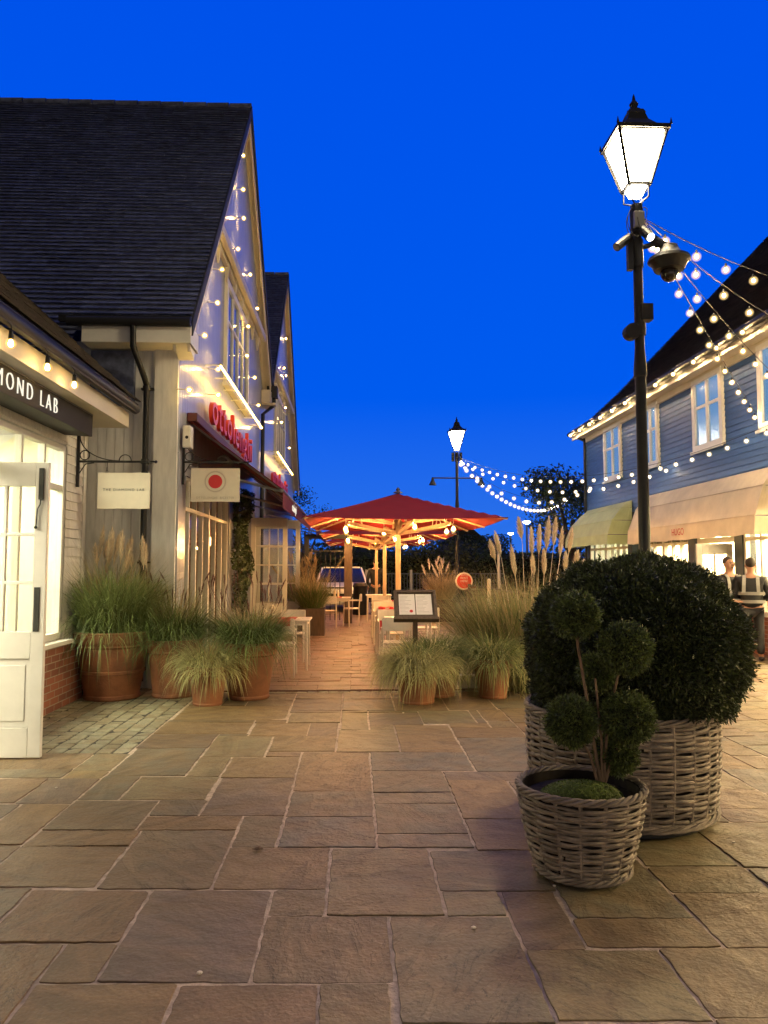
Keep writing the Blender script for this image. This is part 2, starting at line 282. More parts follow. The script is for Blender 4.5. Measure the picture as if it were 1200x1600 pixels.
# ------------------------------------------------------------------ mesh helpers
ORG = {}
class MB:
    def __init__(s): s.v = []; s.f = []; s.m = []; s.n = 0
    def add(s, v, f, mi=0):
        s.v.extend([tuple(p) for p in v]); s.f.extend([tuple(i+s.n for i in q) for q in f]); s.m.extend([mi]*len(f)); s.n += len(v); return s
    def box(s, x0, x1, y0, y1, z0, z1, mi=0):
        if x0 > x1: x0, x1 = x1, x0
        if y0 > y1: y0, y1 = y1, y0
        if z0 > z1: z0, z1 = z1, z0
        v = [(x, y, z) for z in (z0, z1) for y in (y0, y1) for x in (x0, x1)]
        return s.add(v, [(0, 2, 3, 1), (4, 5, 7, 6), (0, 1, 5, 4), (2, 6, 7, 3), (0, 4, 6, 2), (1, 3, 7, 5)], mi)
    def obox(s, c, a, b, d, mi=0):
        c, a, b, d = map(Vector, (c, a, b, d))
        v = [c+a*i+b*j+d*k for k in (-1, 1) for j in (-1, 1) for i in (-1, 1)]
        return s.add(v, [(0, 2, 3, 1), (4, 5, 7, 6), (0, 1, 5, 4), (2, 6, 7, 3), (0, 4, 6, 2), (1, 3, 7, 5)], mi)
    def bar(s, p, q, wd, th, up=(0, 0, 1), mi=0):
        p, q = Vector(p), Vector(q); d = (q-p); l = d.length; d = d.normalized(); u = Vector(up)
        sd = d.cross(u)
        if sd.length < 1e-4: sd = d.cross(Vector((1, 0, 0)))
        sd.normalize(); u = sd.cross(d).normalized()
        return s.obox((p+q)/2, d*l/2, sd*wd/2, u*th/2, mi)
    def tube(s, pts, r, n=8, closed=False, mi=0):
        P = [Vector(p) for p in pts]; k = len(P)
        rr = r if hasattr(r, '__len__') else [r]*k
        base = s.n; v = []; f = []; pu = None
        for i in range(k):
            if closed: t = P[(i+1) % k]-P[i-1]
            else: t = P[min(i+1, k-1)]-P[max(i-1, 0)]
            t = t.normalized() if t.length > 1e-9 else Vector((0, 0, 1))
            if pu is None:
                a = Vector((0, 0, 1)) if abs(t.z) < 0.9 else Vector((1, 0, 0))
                pu = t.cross(a).normalized()
            pu = (pu - t*pu.dot(t)); pu = pu.normalized() if pu.length > 1e-6 else Vector((1, 0, 0))
            w2 = t.cross(pu)
            for j in range(n):
                a = 2*PI*j/n; v.append(P[i]+(pu*math.cos(a)+w2*math.sin(a))*rr[i])
        rng = k if closed else k-1
        for i in range(rng):
            i2 = (i+1) % k
            for j in range(n):
                j2 = (j+1) % n; f.append((i*n+j, i*n+j2, i2*n+j2, i2*n+j))
        if not closed:
            f.append(tuple(range(n-1, -1, -1))); f.append(tuple((k-1)*n+j for j in range(n)))
        return s.add(v, f, mi)
    def lathe(s, prof, n=24, c=(0, 0, 0), mi=0, caps=True):
        v = []; f = []; k = len(prof)
        for (r, z) in prof:
            for j in range(n):
                a = 2*PI*j/n; v.append((c[0]+r*math.cos(a), c[1]+r*math.sin(a), c[2]+z))
        for i in range(k-1):
            for j in range(n):
                j2 = (j+1) % n; f.append((i*n+j, i*n+j2, (i+1)*n+j2, (i+1)*n+j))
        if caps:
            f.append(tuple(range(n-1, -1, -1))); f.append(tuple((k-1)*n+j for j in range(n)))
        return s.add(v, f, mi)
    def ball(s, c, r, n=10, m=7, sc3=(1, 1, 1), mi=0):
        prof = [(max(1e-4, math.sin(PI*i/m))*r, -math.cos(PI*i/m)*r) for i in range(m+1)]
        st = s.n; s.lathe(prof, n, (0, 0, 0), mi)
        for i in range(st, s.n):
            p = s.v[i]; s.v[i] = (c[0]+p[0]*sc3[0], c[1]+p[1]*sc3[1], c[2]+p[2]*sc3[2])
        return s
    def prism(s, poly, vec, mi=0):
        k = len(poly); vec = Vector(vec); a = [Vector(p) for p in poly]; b = [p+vec for p in a]
        f = [tuple(range(k-1, -1, -1)), tuple(range(k, 2*k))] + [(i, (i+1) % k, k+(i+1) % k, k+i) for i in range(k)]
        return s.add(a+b, f, mi)
    def sheet(s, quad, mi=0): return s.add(quad, [tuple(range(len(quad)))], mi)
    def build(s, name, mats, parent=None, smooth=False, bevel=0.0, **tags):
        o3 = ORG.get(parent.name, Vector((0, 0, 0))) if parent else Vector((0, 0, 0))
        me = bpy.data.meshes.new(name)
        vv = [(p[0]-o3[0], p[1]-o3[1], p[2]-o3[2]) for p in s.v] if parent else s.v
        me.from_pydata(vv, [], s.f)
        if not isinstance(mats, (list, tuple)): mats = [mats]
        for m_ in mats: me.materials.append(m_)
        if len(mats) > 1: me.polygons.foreach_set('material_index', s.m)
        if smooth: me.polygons.foreach_set('use_smooth', [True]*len(me.polygons))
        me.update()
        o = bpy.data.objects.new(name, me); C.objects.link(o)
        if parent: o.parent = parent; ORG[o.name] = o3
        if bevel:
            b = o.modifiers.new('Bevel', 'BEVEL'); b.width = bevel; b.segments = 2; b.limit_method = 'ANGLE'; b.angle_limit = R_(40)
        if smooth:
            me.set_sharp_from_angle(angle=R_(38))
        for a, b2 in tags.items(): o[a] = b2
        return o
def tag(o, label, cat, group=None):
    o['label'] = label; o['category'] = cat
    if group: o['group'] = group
    return o
def thing(name, label, cat, loc=(0, 0, 0), group=None, rz=0.0):
    o = bpy.data.objects.new(name, None); C.objects.link(o); o.empty_display_size = 0.1
    o.location = loc; o.rotation_euler = (0, 0, rz); ORG[o.name] = Vector(loc)
    return tag(o, label, cat, group)
def local_thing(name, label, cat, loc, group=None, rz=0.0):
    o = thing(name, label, cat, loc, group, rz); ORG[o.name] = Vector((0, 0, 0)); return o
def struct(o): o['kind'] = 'structure'; return o
def dup(root, loc, rz, label=None, group=None, parent=None):
    c = root.copy(); C.objects.link(c)
    if parent is None:
        c.location = loc; c.rotation_euler = (0, 0, rz)
        if label: c['label'] = label
        if group: c['group'] = group
    else: c.parent = parent
    for ch in list(root.children): dup(ch, None, 0, parent=c)
    return c
def npmesh(name, V, Fq, mats, parent=None, smooth=False, mi=None):
    """fast mesh from numpy arrays (verts Nx3, quads Mx4 or tris Mx3)"""
    o3 = np.array(ORG.get(parent.name, Vector((0, 0, 0)))) if parent else np.zeros(3)
    V = V-o3; me = bpy.data.meshes.new(name); k = Fq.shape[1]
    me.vertices.add(len(V)); me.vertices.foreach_set('co', V.astype(np.float32).ravel())
    me.loops.add(Fq.size); me.loops.foreach_set('vertex_index', Fq.astype(np.int32).ravel())
    me.polygons.add(len(Fq)); me.polygons.foreach_set('loop_start', np.arange(0, Fq.size, k, dtype=np.int32))
    me.polygons.foreach_set('loop_total', np.full(len(Fq), k, dtype=np.int32))
    if not isinstance(mats, (list, tuple)): mats = [mats]
    for m_ in mats: me.materials.append(m_)
    if mi is not None: me.polygons.foreach_set('material_index', mi.astype(np.int32))
    if smooth: me.polygons.foreach_set('use_smooth', np.ones(len(Fq), dtype=bool))
    me.update(calc_edges=True)
    o = bpy.data.objects.new(name, me); C.objects.link(o)
    if parent: o.parent = parent; ORG[o.name] = Vector(o3)
    return o
def text(name, body, size, m, parent, origin, xdir, updir, extrude=0.004, align='CENTER', spacing=1.0, squeeze=1.0, thin=0.0, **tags):
    cu = bpy.data.curves.new(name, 'FONT'); cu.body = body; cu.size = size; cu.extrude = extrude
    cu.align_x = align; cu.align_y = 'CENTER'; cu.space_character = spacing; cu.resolution_u = 3; cu.offset = thin
    to = bpy.data.objects.new(name, cu); C.objects.link(to)
    dg = bpy.context.evaluated_depsgraph_get(); me = bpy.data.meshes.new_from_object(to.evaluated_get(dg))
    bpy.data.objects.remove(to)
    me.name = name; me.materials.clear(); me.materials.append(m)
    x = Vector(xdir).normalized()*squeeze; u = Vector(updir).normalized(); z = Vector(xdir).normalized().cross(u)
    o3 = ORG.get(parent.name, Vector((0, 0, 0))); og = Vector(origin)-o3
    mt = Matrix(((x.x, u.x, z.x, og.x), (x.y, u.y, z.y, og.y), (x.z, u.z, z.z, og.z), (0, 0, 0, 1)))
    me.transform(mt); o = bpy.data.objects.new(name, me); C.objects.link(o); o.parent = parent; ORG[o.name] = o3
    for a, b in tags.items(): o[a] = b
    return o

# ------------------------------------------------------------------ ground
struct(MB().sheet([(-300, -60, -0.06), (300, -60, -0.06), (300, 500, -0.06), (-300, 500, -0.06)]).build('ground', M['asphalt']))
struct(MB().sheet([(-3.24, -5, -0.0055), (7.18, -5, -0.0055), (7.18, 33, -0.0055), (-3.24, 33, -0.0055)]).build('paving_joints', M['mortar']))
TR = [  # traced flags: left x, right x (at mid height), top y, bottom y, in photo pixels
 (20,250,1537,1660),(256,490,1541,1660),(498,612,1539,1660),(-90,33,1478,1660),(62,165,1480,1533),(12,206,1391,1474),(-140,4,1389,1472),
 (195,399,1393,1534),(419,505,1393,1429),(404,605,1435,1534),(617,824,1436,1597),(2,173,1324,1386),(-170,-6,1323,1386),(184,348,1298,1387),
 (348,507,1327,1388),(512,680,1327,1430),(684,841,1330,1390),(693,781,1393,1430),(801,888,1394,1480),(843,1067,1486,1592),(1074,1270,1484,1592),
 (905,1097,1438,1480),(1100,1300,1397,1480),(876,1040,1342,1433),(1016,1180,1356,1395),(1189,1310,1359,1395),(1119,1340,1285,1356),(958,1113,1290,1353),
 (620,903,1600,1720),(908,1150,1598,1720),
 (441,587,1278,1323),(370,437,1277,1324),(590,721,1257,1300),(592,730,1303,1324),(587,705,1239,1255),(583,693,1206,1237),(580,736,1177,1203),
 (713,815,1220,1277),(700,830,1205,1218),(735,850,1281,1328),(729,860,1152,1217),(625,722,1133,1174),(530,622,1140,1173),(470,578,1178,1234),
 (457,583,1236,1275),(334,455,1217,1272),(358,467,1184,1214),(306,353,1183,1212),(208,331,1214,1250),(248,315,1253,1272),(228,369,1275,1296),
 (97,232,1250,1294),(53,204,1297,1321),(146,204,1213,1247),(193,303,1170,1211),(135,190,1174,1203),(108,157,1204,1216),(-70,131,1176,1201),
 (-60,105,1202,1216),(51,134,1217,1254),(-45,47,1218,1254),(-8,68,1257,1320),(-130,-12,1257,1320),
 (229,329,1146,1168),(326,421,1150,1181),(425,526,1151,1174),(484,526,1131,1149),(263,389,1128,1146),(394,480,1131,1149),(292,446,1103,1125),
 (451,529,1113,1128),(534,574,1113,1138),(578,655,1113,1138),(661,740,1112,1130),(461,533,1092,1110),(537,612,1092,1110),(616,692,1092,1110),(697,765,1091,1109)]
SH = math.tan(R_(2.3))
G = 0.02; GX0, GX1, GY0, GY1 = -3.24, 7.18, 1.2, 26.0
nx = int((GX1-GX0)/G); ny = int((GY1-GY0)/G); occ = np.zeros((nx, ny), bool)
def toc(u, v): return int(round((u-GX0)/G)), int(round((v-GY0)/G))
rects = []
def claim(i0, i1, j0, j1, add=True):
    i0, i1, j0, j1 = max(i0, 0), min(i1, nx), max(j0, 0), min(j1, ny)
    if i1-i0 < 4 or j1-j0 < 4: return False
    sub = occ[i0:i1, j0:j1]
    if add and sub.mean() > 0.0:    # shrink away from whatever is already there
        for _ in range(60):
            sub = occ[i0:i1, j0:j1]
            if sub.size == 0 or not sub.any(): break
            e_ = [sub[0, :].mean(), sub[-1, :].mean(), sub[:, 0].mean(), sub[:, -1].mean()]; k = int(np.argmax(e_))
            if e_[k] == 0: return False
            if k == 0: i0 += 1
            elif k == 1: i1 -= 1
            elif k == 2: j0 += 1
            else: j1 -= 1
        if i1-i0 < 5 or j1-j0 < 5 or occ[i0:i1, j0:j1].any(): return False
    occ[i0:i1, j0:j1] = True
    if add: rects.append((i0, i1, j0, j1))
    return True
# the terrace (reddish stone) and the setts by the shop window are laid separately
claim(*toc(-3.3, 0)[:1], toc(-1.86, 0)[0], toc(0, 6.42)[1], ny, add=False)
for u0 in (-1.9,):
    i0, j0 = toc(-1.9, 9.52); i1, j1 = toc(1.98, 26); claim(i0, i1, j0, j1, add=False)
for (xl, xr, yt, yb) in TR:
    ym = (yt+yb)/2; xm = (xl+xr)/2
    a = gp(xl, ym); b = gp(xr, ym); t_ = gp(xm, yt); u_ = gp(xm, min(yb, 1720))
    v0 = u_.y+SH*u_.x*1; v1 = t_.y+SH*t_.x*1
    i0, j0 = toc(a.x, v0); i1, j1 = toc(b.x, v1); claim(i0, i1, j0, j1)
H_ = [13, 17, 21, 26, 30]; W_ = [14, 20, 26, 32, 40, 44]
for j in range(0, ny):
    i = 0
    while i < nx:
        if occ[i, j]: i += 1; continue
        ww = rnd.choice(W_); hh = rnd.choice(H_)
        i1 = i
        while i1 < nx and i1-i < ww and not occ[i1, j]: i1 += 1
        # do not leave slivers
        q = i1
        while q < nx and not occ[q, j] and q-i1 < 10: q += 1
        if q-i1 < 10: i1 = q
        j1 = j
        while j1 < ny and j1-j < hh and not occ[i:i1, j1].any(): j1 += 1
        occ[i:i1, j:j1] = True
        if i1-i >= 5 and j1-j >= 5: rects.append((i, i1, j, j1))
        i = i1
# let neighbouring stones close the leftover slivers so that joints stay narrow
o2 = np.ones((nx, ny), bool); i0, j0 = toc(-1.88, 6.42); o2[:, :] = False
o2[:toc(-1.86, 0)[0], toc(0, 6.42)[1]:] = True
i0, j0 = toc(-1.9, 9.52); i1, j1 = toc(1.98, 26); o2[i0:i1, j0:j1] = True
for (a, b, c_, d_) in rects: o2[a:b, c_:d_] = True
rects = [list(r) for r in rects]
for it in range(4):
    for r in rects:
        a, b, c_, d_ = r
        if a > 0 and not o2[a-1, c_:d_].any(): r[0] -= 1; o2[a-1, c_:d_] = True; a -= 1
        if b < nx and not o2[b, c_:d_].any(): r[1] += 1; o2[b, c_:d_] = True; b += 1
        if c_ > 0 and not o2[a:b, c_-1].any(): r[2] -= 1; o2[a:b, c_-1] = True; c_ -= 1
        if d_ < ny and not o2[a:b, d_].any(): r[3] += 1; o2[a:b, d_] = True
def stone(mb, x0, x1, y0, y1, z, gap=0.007, jit=0.004, step=0.07, shear=True, bev=0.003, depth=0.012):
    x0 += gap; x1 -= gap; y0 += gap; y1 -= gap
    if x1-x0 < 0.03 or y1-y0 < 0.03: return
    def wob(): return rnd.uniform(-jit, jit)
    cr = min(0.018, 0.15*min(x1-x0, y1-y0))*rnd.uniform(0.3, 1.0)*(1 if rnd.random() > .06 else 3)
    pts = []
    def edge(ax, ay, bx, by):
        L = math.hypot(bx-ax, by-ay); k = max(1, int(L/step))
        for i in range(k):
            t = i/k; pts.append((ax+(bx-ax)*t+wob(), ay+(by-ay)*t+wob()))
    cs = [cr*rnd.uniform(0.2, 1) for _ in range(4)]
    edge(x0+cs[0], y0, x1-cs[1], y0); edge(x1-cs[1]*0.9, y0+cs[1]*0.1, x1, y0+cs[1])
    edge(x1, y0+cs[1], x1, y1-cs[2]); edge(x1, y1-cs[2], x1-cs[2], y1)
    edge(x1-cs[2], y1, x0+cs[3], y1); edge(x0+cs[3], y1, x0, y1-cs[3])
    edge(x0, y1-cs[3], x0, y0+cs[0]); edge(x0, y0+cs[0], x0+cs[0], y0)
    cx, cy = (x0+x1)/2, (y0+y1)/2; k = len(pts)
    tx, ty = rnd.uniform(-0.003, 0.003), rnd.uniform(-0.003, 0.003)
    def mp(px_, py_, zz): return (px_, py_-(SH*px_ if shear else 0), zz)
    top = []; mid = []; bot = []
    for (a, b) in pts:
        dx, dy = a-cx, b-cy; f = 1-bev/max(0.03, math.hypot(dx, dy))
        hz = z+tx*dx/(x1-x0)*2+ty*dy/(y1-y0)*2
        top.append(mp(cx+dx*f, cy+dy*f, hz)); mid.append(mp(a, b, hz-bev*0.7)); bot.append(mp(a, b, hz-depth))
    f = [tuple(range(k))]+[(i, k+i, k+(i+1) % k, (i+1) % k) for i in range(k)]+[(k+i, 2*k+i, 2*k+(i+1) % k, k+(i+1) % k) for i in range(k)]
    f = [f[0]]+[tuple(reversed(q)) for q in f[1:]]
    f = [f[0]]+[(i, (k+i), (k+(i+1) % k), ((i+1) % k)) for i in range(k)]+[(k+i, 2*k+i, 2*k+(i+1) % k, k+(i+1) % k) for i in range(k)]
    mb.add(top+mid+bot, f)
mb = MB()
for (i0, i1, j0, j1) in rects:
    v0 = GY0+j0*G
    near = v0 < 6
    stone(mb, GX0+i0*G, GX0+i1*G, v0, GY0+j1*G, rnd.uniform(-0.002, 0.002), gap=rnd.uniform(0.0055, 0.0105), jit=0.0048, step=0.05 if near else 0.12)
struct(mb.build('paving', M['stone']))
# setts
mb = MB(); v = 6.42
while v < 9.9:
    hh = 0.165+rnd.uniform(-.006, .006); u = -3.24
    while u < -1.90:
        ww = 0.137; stone(mb, u+rnd.uniform(-.003, .003), u+ww+rnd.uniform(-.003, .003), v, v+hh, rnd.uniform(-0.003, 0.003), gap=0.005, jit=0.003, step=0.08, bev=0.006); u += ww
    v += hh
struct(MB().sheet([(-3.24, 6.5, -0.0045), (-1.87, 6.46, -0.0045), (-1.87, 9.95, -0.0045), (-3.24, 9.95, -0.0045)]).build('sett_joints', M['darkmortar']))
struct(mb.build('sett_paving', M['sett']))
# terrace: a low platform of narrow reddish flags
TX0, TX1, TZ = -2.28, 1.95, 0.02
struct(MB().box(TX0, TX1, 9.56, 25.6, -0.05, TZ-0.006).build('terrace_bed', mat('terrace_joint', (0.20, 0.12, 0.085), 0.9, var=0.2)))
mb = MB(); v = 9.54
while v < 25.6:
    hh = rnd.choice([0.2, 0.28, 0.14, 0.36]); u = TX0+0.01
    while u < TX1-0.02:
        ww = rnd.choice([0.28, 0.42, 0.56, 0.7]); ww = ww if u+ww < TX1-0.15 else TX1-u
        stone(mb, u, u+ww, v, v+hh, TZ+rnd.uniform(-0.001, 0.001), gap=0.004, jit=0.002, step=0.2, shear=False, bev=0.004, depth=0.02); u += ww
    v += hh
struct(mb.build('terrace_paving', M['terrace']))
# row of small kerb setts along the terrace edge
mb = MB(); u = -1.86
while u < 1.95:
    stone(mb, u, u+0.13, 9.42, 9.53, 0.004, gap=0.006, shear=False, depth=0.02); u += 0.13
struct(mb.build('terrace_edging', M['sett']))

# ------------------------------------------------------------------ building helpers
def course_roof(mb, p_eave0, p_eave1, p_ridge0, p_ridge1, gauge=0.12, th=0.034, tile=0.24):
    """lapped tile courses between the eave line and the ridge line; tiles are separate islands"""
    a0, a1, b0, b1 = map(Vector, (p_eave0, p_eave1, p_ridge0, p_ridge1))
    L = (b0-a0).length; n = max(1, int(L/gauge)); nm = (a1-a0).cross(b0-a0).normalized()
    if nm.z < 0: nm = -nm
    W = (a1-a0).length; k = max(1, int(W/tile))
    for i in range(n):
        t0 = i/n; t1 = (i+1.0)/n
        off = 0.5*(i % 2)/k
        j = 0
        xs = [0.0]+[min(1, max(0, (j+off)/k)) for j in range(1, k+1)]+[1.0]
        for q in range(len(xs)-1):
            s0, s1 = xs[q], xs[q+1]
            if s1-s0 < 1e-4: continue
            e0 = a0.lerp(a1, s0); e1 = a0.lerp(a1, s1); r0 = b0.lerp(b1, s0); r1 = b0.lerp(b1, s1)
            up = nm*(th+rnd.uniform(-0.004, 0.006))
            A = e0.lerp(r0, t0)+up; B = e1.lerp(r1, t0)+up; D = e0.lerp(r0, t1)+nm*0.002; Cc = e1.lerp(r1, t1)+nm*0.002
            tu = min(1.0, t0+0.45/n); mid0 = A-nm*0.013; mid1 = B-nm*0.013
            lo0 = e0.lerp(r0, tu)+nm*0.002; lo1 = e1.lerp(r1, tu)+nm*0.002
            mb.add([A, B, Cc, D, mid0, mid1, lo0, lo1], [(0, 1, 2, 3), (4, 5, 1, 0), (6, 7, 5, 4)])
def clap(mb, X, y0, y1, z0, z1, h=0.12, out=1, th=0.018):
    """lapped horizontal boards on the plane x = X, facing out (+1/-1)"""
    z = z0
    while z < z1-0.01:
        zt = min(z+h, z1); a = X+out*th; b = X+out*0.003
        mb.add([(a, y0, z), (a, y1, z), (b, y1, zt), (b, y0, zt), (X, y0, z), (X, y1, z)], [(0, 1, 2, 3), (4, 5, 1, 0)])
        z += h
def vboards(mb, p0, p1, z0, zf, wdt=0.10, nrm=(1, 0, 0), groove=0.007, th=0.012):
    """vertical matchboard between ground points p0,p1; zf(t) gives the top height"""
    p0, p1 = Vector(p0), Vector(p1); L = (p1-p0).length; n = max(1, int(L/wdt)); nv = Vector(nrm)*th
    for i in range(n):
        a = p0.lerp(p1, (i*wdt+groove/2)/L); b = p0.lerp(p1, min(1, ((i+1)*wdt-groove/2)/L)); za = zf(i/n); zb = zf((i+1)/n)
        zl = z0
        if min(za, zb) <= zl+0.02: continue
        v_ = [(a.x, a.y, zl), (b.x, b.y, zl), (b.x, b.y, zb), (a.x, a.y, za)]
        w_ = [(q[0]+nv.x, q[1]+nv.y, q[2]) for q in v_]
        mb.add(v_+w_, [(4, 5, 6, 7), (0, 4, 7, 3), (1, 2, 6, 5), (3, 7, 6, 2), (0, 1, 5, 4)])

# ------------------------------------------------------------------ left shop with the black fascia
XL = -3.25
shop = thing('shop_building', 'low cream clapboard shop with lit windows and black lettered fascia board', 'shop building', (XL, 9.2, 0))
mb = MB(); mb.box(XL-0.2, XL+0.05, 6.42, 9.2, 0, 0.70); mb.box(XL-0.2, XL+0.05, -5, 5.3, 0, 0.70)
mb.build('brick_plinth', M['brick'], shop)
mb = MB()
mb.box(XL-0.2, XL, 8.62, 9.2, 0.70, 3.25); mb.box(XL-0.2, XL, -5, 8.62, 2.92, 3.25); mb.box(XL-0.2, XL, -5, 5.2, .70, 2.92); clap(mb, XL, -5, 5.2, 0.72, 2.92, 0.105, 1)
mb.box(-7, XL-0.2, 9.1, 9.2, 0, 3.25)
clap(mb, XL, 8.62, 9.17, 0.72, 3.25, 0.105, 1); clap(mb, XL, -5, 8.62, 2.95, 3.25, 0.105, 1)
mb.box(XL-0.01, XL+0.03, 9.12, 9.205, 0.72, 3.25)
mb.build('wall', M['greyboard'], shop)
mb = MB(); mb.box(XL-0.02, XL+0.13, 6.36, 8.66, 0.70, 0.745); mb.build('window_sill', M['white'], shop, bevel=0.006)
# shop window (three bays and transom lights) and far window
def shop_window(parent, X, y0, y1, z0, z1, ztr, cols, out, m=M['white'], name='window', rows=0, g=M['gl'], fw=0.055):
    f = MB(); o = out
    xa, xb = X-0.05*o, X+0.035*o
    f.box(xa, xb, y0, y1, z0, z0+fw*1.3); f.box(xa, xb, y0, y1, z1-fw, z1)
    f.box(xa, xb, y0, y0+fw, z0+fw*1.3, z1-fw); f.box(xa, xb, y1-fw, y1, z0+fw*1.3, z1-fw)
    if ztr: f.box(xa+0.004*o, xb-0.004*o, y0+fw, y1-fw, ztr-0.03, ztr+0.03)
    for i in range(1, cols):
        y = y0+(y1-y0)*i/cols; w2 = 0.024
        zt = ztr-0.03 if ztr else z1-fw
        f.box(xa+0.006*o, xb-0.006*o, y-w2, y+w2, z0+fw*1.3, zt)
        if ztr: f.box(xa+0.006*o, xb-0.006*o, y-w2, y+w2, ztr+0.03, z1-fw)
    for j in range(1, rows):
        z = z0+((ztr or z1)-z0)*j/rows; f.box(xa+0.01*o, xb-0.01*o, y0+fw, y1-fw, z-0.014, z+0.014)
    w = f.build(name, m, parent, bevel=0.004)
    MB().box(X-0.012*o, X-0.006*o, y0+fw*0.5, y1-fw*0.5, z0+fw*0.5, z1-fw*0.5).build('pane', g, w)
    return w
shop_window(shop, XL-0.03, 6.40, 8.60, 0.75, 2.90, 2.42, 4, 1)
# open doorway with frame
mb = MB(); mb.box(XL-0.1, XL+0.04, 6.28, 6.40, 0, 2.92); mb.box(XL-0.1, XL+0.04, 5.20, 5.32, 0, 2.92); mb.box(XL-0.1, XL+0.04, 5.32, 6.28, 2.46, 2.56)
mb.build('door_frame', M['white'], shop, bevel=0.004)
# interior
mb = MB(); mb.box(-7.2, XL-0.2, -5, 9.1, -0.02, 0.015, 0)
mb.box(-7.3, -7.2, -5, 9.1, 0, 3.2, 0); mb.box(-7.2, XL-0.22, 9.0, 9.09, 0.02, 3.2, 0); mb.box(-7.2, XL-0.21, -5, 9.0, 3.1, 3.2, 0)
mb.box(-7.2, XL-0.22, -5.1, -5, 0.02, 3.2, 0)
mb.build('interior', M['warmwall'], shop)
for y in (7.6, 5.0, 2.4, -0.2, -2.8):
    MB().box(-6.0, -4.0, y-0.5, y+0.5, 3.05, 3.08).build('ceiling_light', M['shoplight'], shop)
mb = MB(); mb.box(-5.9, -5.2, 5.6, 7.2, 0.0, 1.15); mb.box(-6.0, -5.1, 5.5, 7.3, 1.15, 1.19); mb.box(-6.95, -6.6, 7.6, 8.9, 0, 2.2)
mb.build('display_cabinet', M['white'], shop, bevel=0.01)
mb = MB()
for y in (5.9, 6.7, 7.5, 8.3):
    mb.box(-7.19, -7.15, y, y+.5, 1.35, 2.05)
for z in (.9, 1.25): mb.box(-7.18, -6.9, 2.0, 5.4, z, z+.03)
mb.build('picture_frame', M['darkwood'], shop)
M['greenglass'] = mat('green_glass', (.2, .3, .2), .2)
for k in range(26): y = 2.1+k*.125; mb = MB(); mb.lathe([(.03, 0), (.04, .06), (.02, .12+.02*(k % 3)), (.012, .2)], 8, (-7.05, y, .93 if k % 2 else 1.28)).build('display_jar', M['greenglass'], shop)
# blossom branch display seen through the door glass
mb = MB(); rs = random.Random(3)
for i in range(16):
    a = Vector((-4.35, 7.05, 2.35)); b = a+Vector((rs.uniform(-.5, .5), rs.uniform(-.4, .4), rs.uniform(-.7, .15)))
    m_ = (a+b)/2+Vector((0, 0, 0.2)); mb.tube([a, m_, b], 0.006, 5)
st_ = mb.build('blossom_branch', M['bark'], shop)
mb = MB()
for i in range(260):
    a = Vector((-4.35+rs.gauss(0, .26), 7.05+rs.gauss(0, .2), 2.1+rs.gauss(0, .22)))
    mb.ball(a, rs.uniform(0.012, 0.026), 6, 4)
mb.build('blossom', mat('pink_blossom', (0.6, 0.16, 0.17), 0.7, island=0.4), st_)
# eaves, gutter, roof
mb = MB(); mb.box(XL-0.1, -2.80, -5, 9.32, 3.25, 3.29); mb.box(-2.80, -2.765, -5, 9.32, 3.25, 3.44)
mb.build('eaves_board', M['cream'], shop, bevel=0.004)
mb = MB(); mb.tube([(-2.70, -5, 3.49), (-2.70, 9.36, 3.49)], 0.06, 12); mb.box(-2.765, -2.66, -5, 9.34, 3.47, 3.55)
mb.build('gutter', M['black'], shop, smooth=True)
mb = MB(); E = Vector((-2.66, 0, 3.56)); T = Vector((-7.2, 0, 3.56+4.54*0.92))
course_roof(mb, (E.x, 9.36, E.z), (E.x, -5, E.z), (T.x, 9.36, T.z), (T.x, -5, T.z), 0.12)
mb.prism([(E.x, 9.33, E.z-0.02), (T.x, 9.33, T.z-0.02), (T.x, 9.33, T.z-0.16), (E.x, 9.33, E.z-0.13)], (0, -14.3, 0))
mb.build('roof', M['roof2'], shop)
# black fascia sign
mb = MB(); mb.prism([(-3.24, 8.52, 3.02), (-2.93, 8.52, 3.00), (-2.93, 8.52, 3.24), (-3.0, 8.52, 3.245), (-3.24, 8.52, 3.245)], (0, -7.6, 0))
fas = mb.build('fascia_sign', mat('fascia_black', (0.012, 0.009, 0.007), 0.7), shop, bevel=0.004)
text('lettering', 'THE DIAMOND LAB', 0.225, M['letterglow'], fas, (-2.925, 7.50, 3.115), (0, 1, 0), (0, 0, 1), 0.006, 'RIGHT', 1.5, 0.85, thin=-0.006)
MB().box(-2.935, -2.92, 0.9, 8.5, 3.236, 3.246).build('trim', M['lead'], fas)

# bulbs that hang from the gutter of the left shop
def pear_bulb(mb, c, r, mi=0): mb.lathe([(0.004, 0.0), (r*0.5, -r*0.25), (r*0.62, -r*0.8), (r, -r*1.9), (r*0.92, -r*2.5), (r*0.5, -r*2.95), (0.003, -r*3.05)], 10, c, mi)
for i, (y, lb) in enumerate(((7.15, 'warm bulb hanging from the black gutter near the end of the shop, lowest in view'), (6.52, 'warm bulb hanging from the black gutter above the last letters of the fascia'), (5.82, 'warm bulb hanging from the black gutter cut by the left edge of the photo'))):
    t = thing('hanging_bulb', lb, 'light bulb', (-2.64, y, 3.25), 'bulbs under the shop gutter')
    mb = MB(); mb.tube([(-2.67, y, 3.44), (-2.64, y, 3.40), (-2.64, y, 3.31)], 0.005, 6); mb.lathe([(0.016, 0), (0.02, -0.05), (0.02, -0.07)], 10, (-2.64, y, 3.36))
    mb.build('socket', M['black'], t); mb = MB(); pear_bulb(mb, (-2.64, y, 3.295), 0.019); mb.ball((-2.64, y, 3.262), 0.046, 14, 10, mi=1); mb.build('bulb', [M['bulb_pear'], M['bloom_shell_gable']], t, smooth=True)

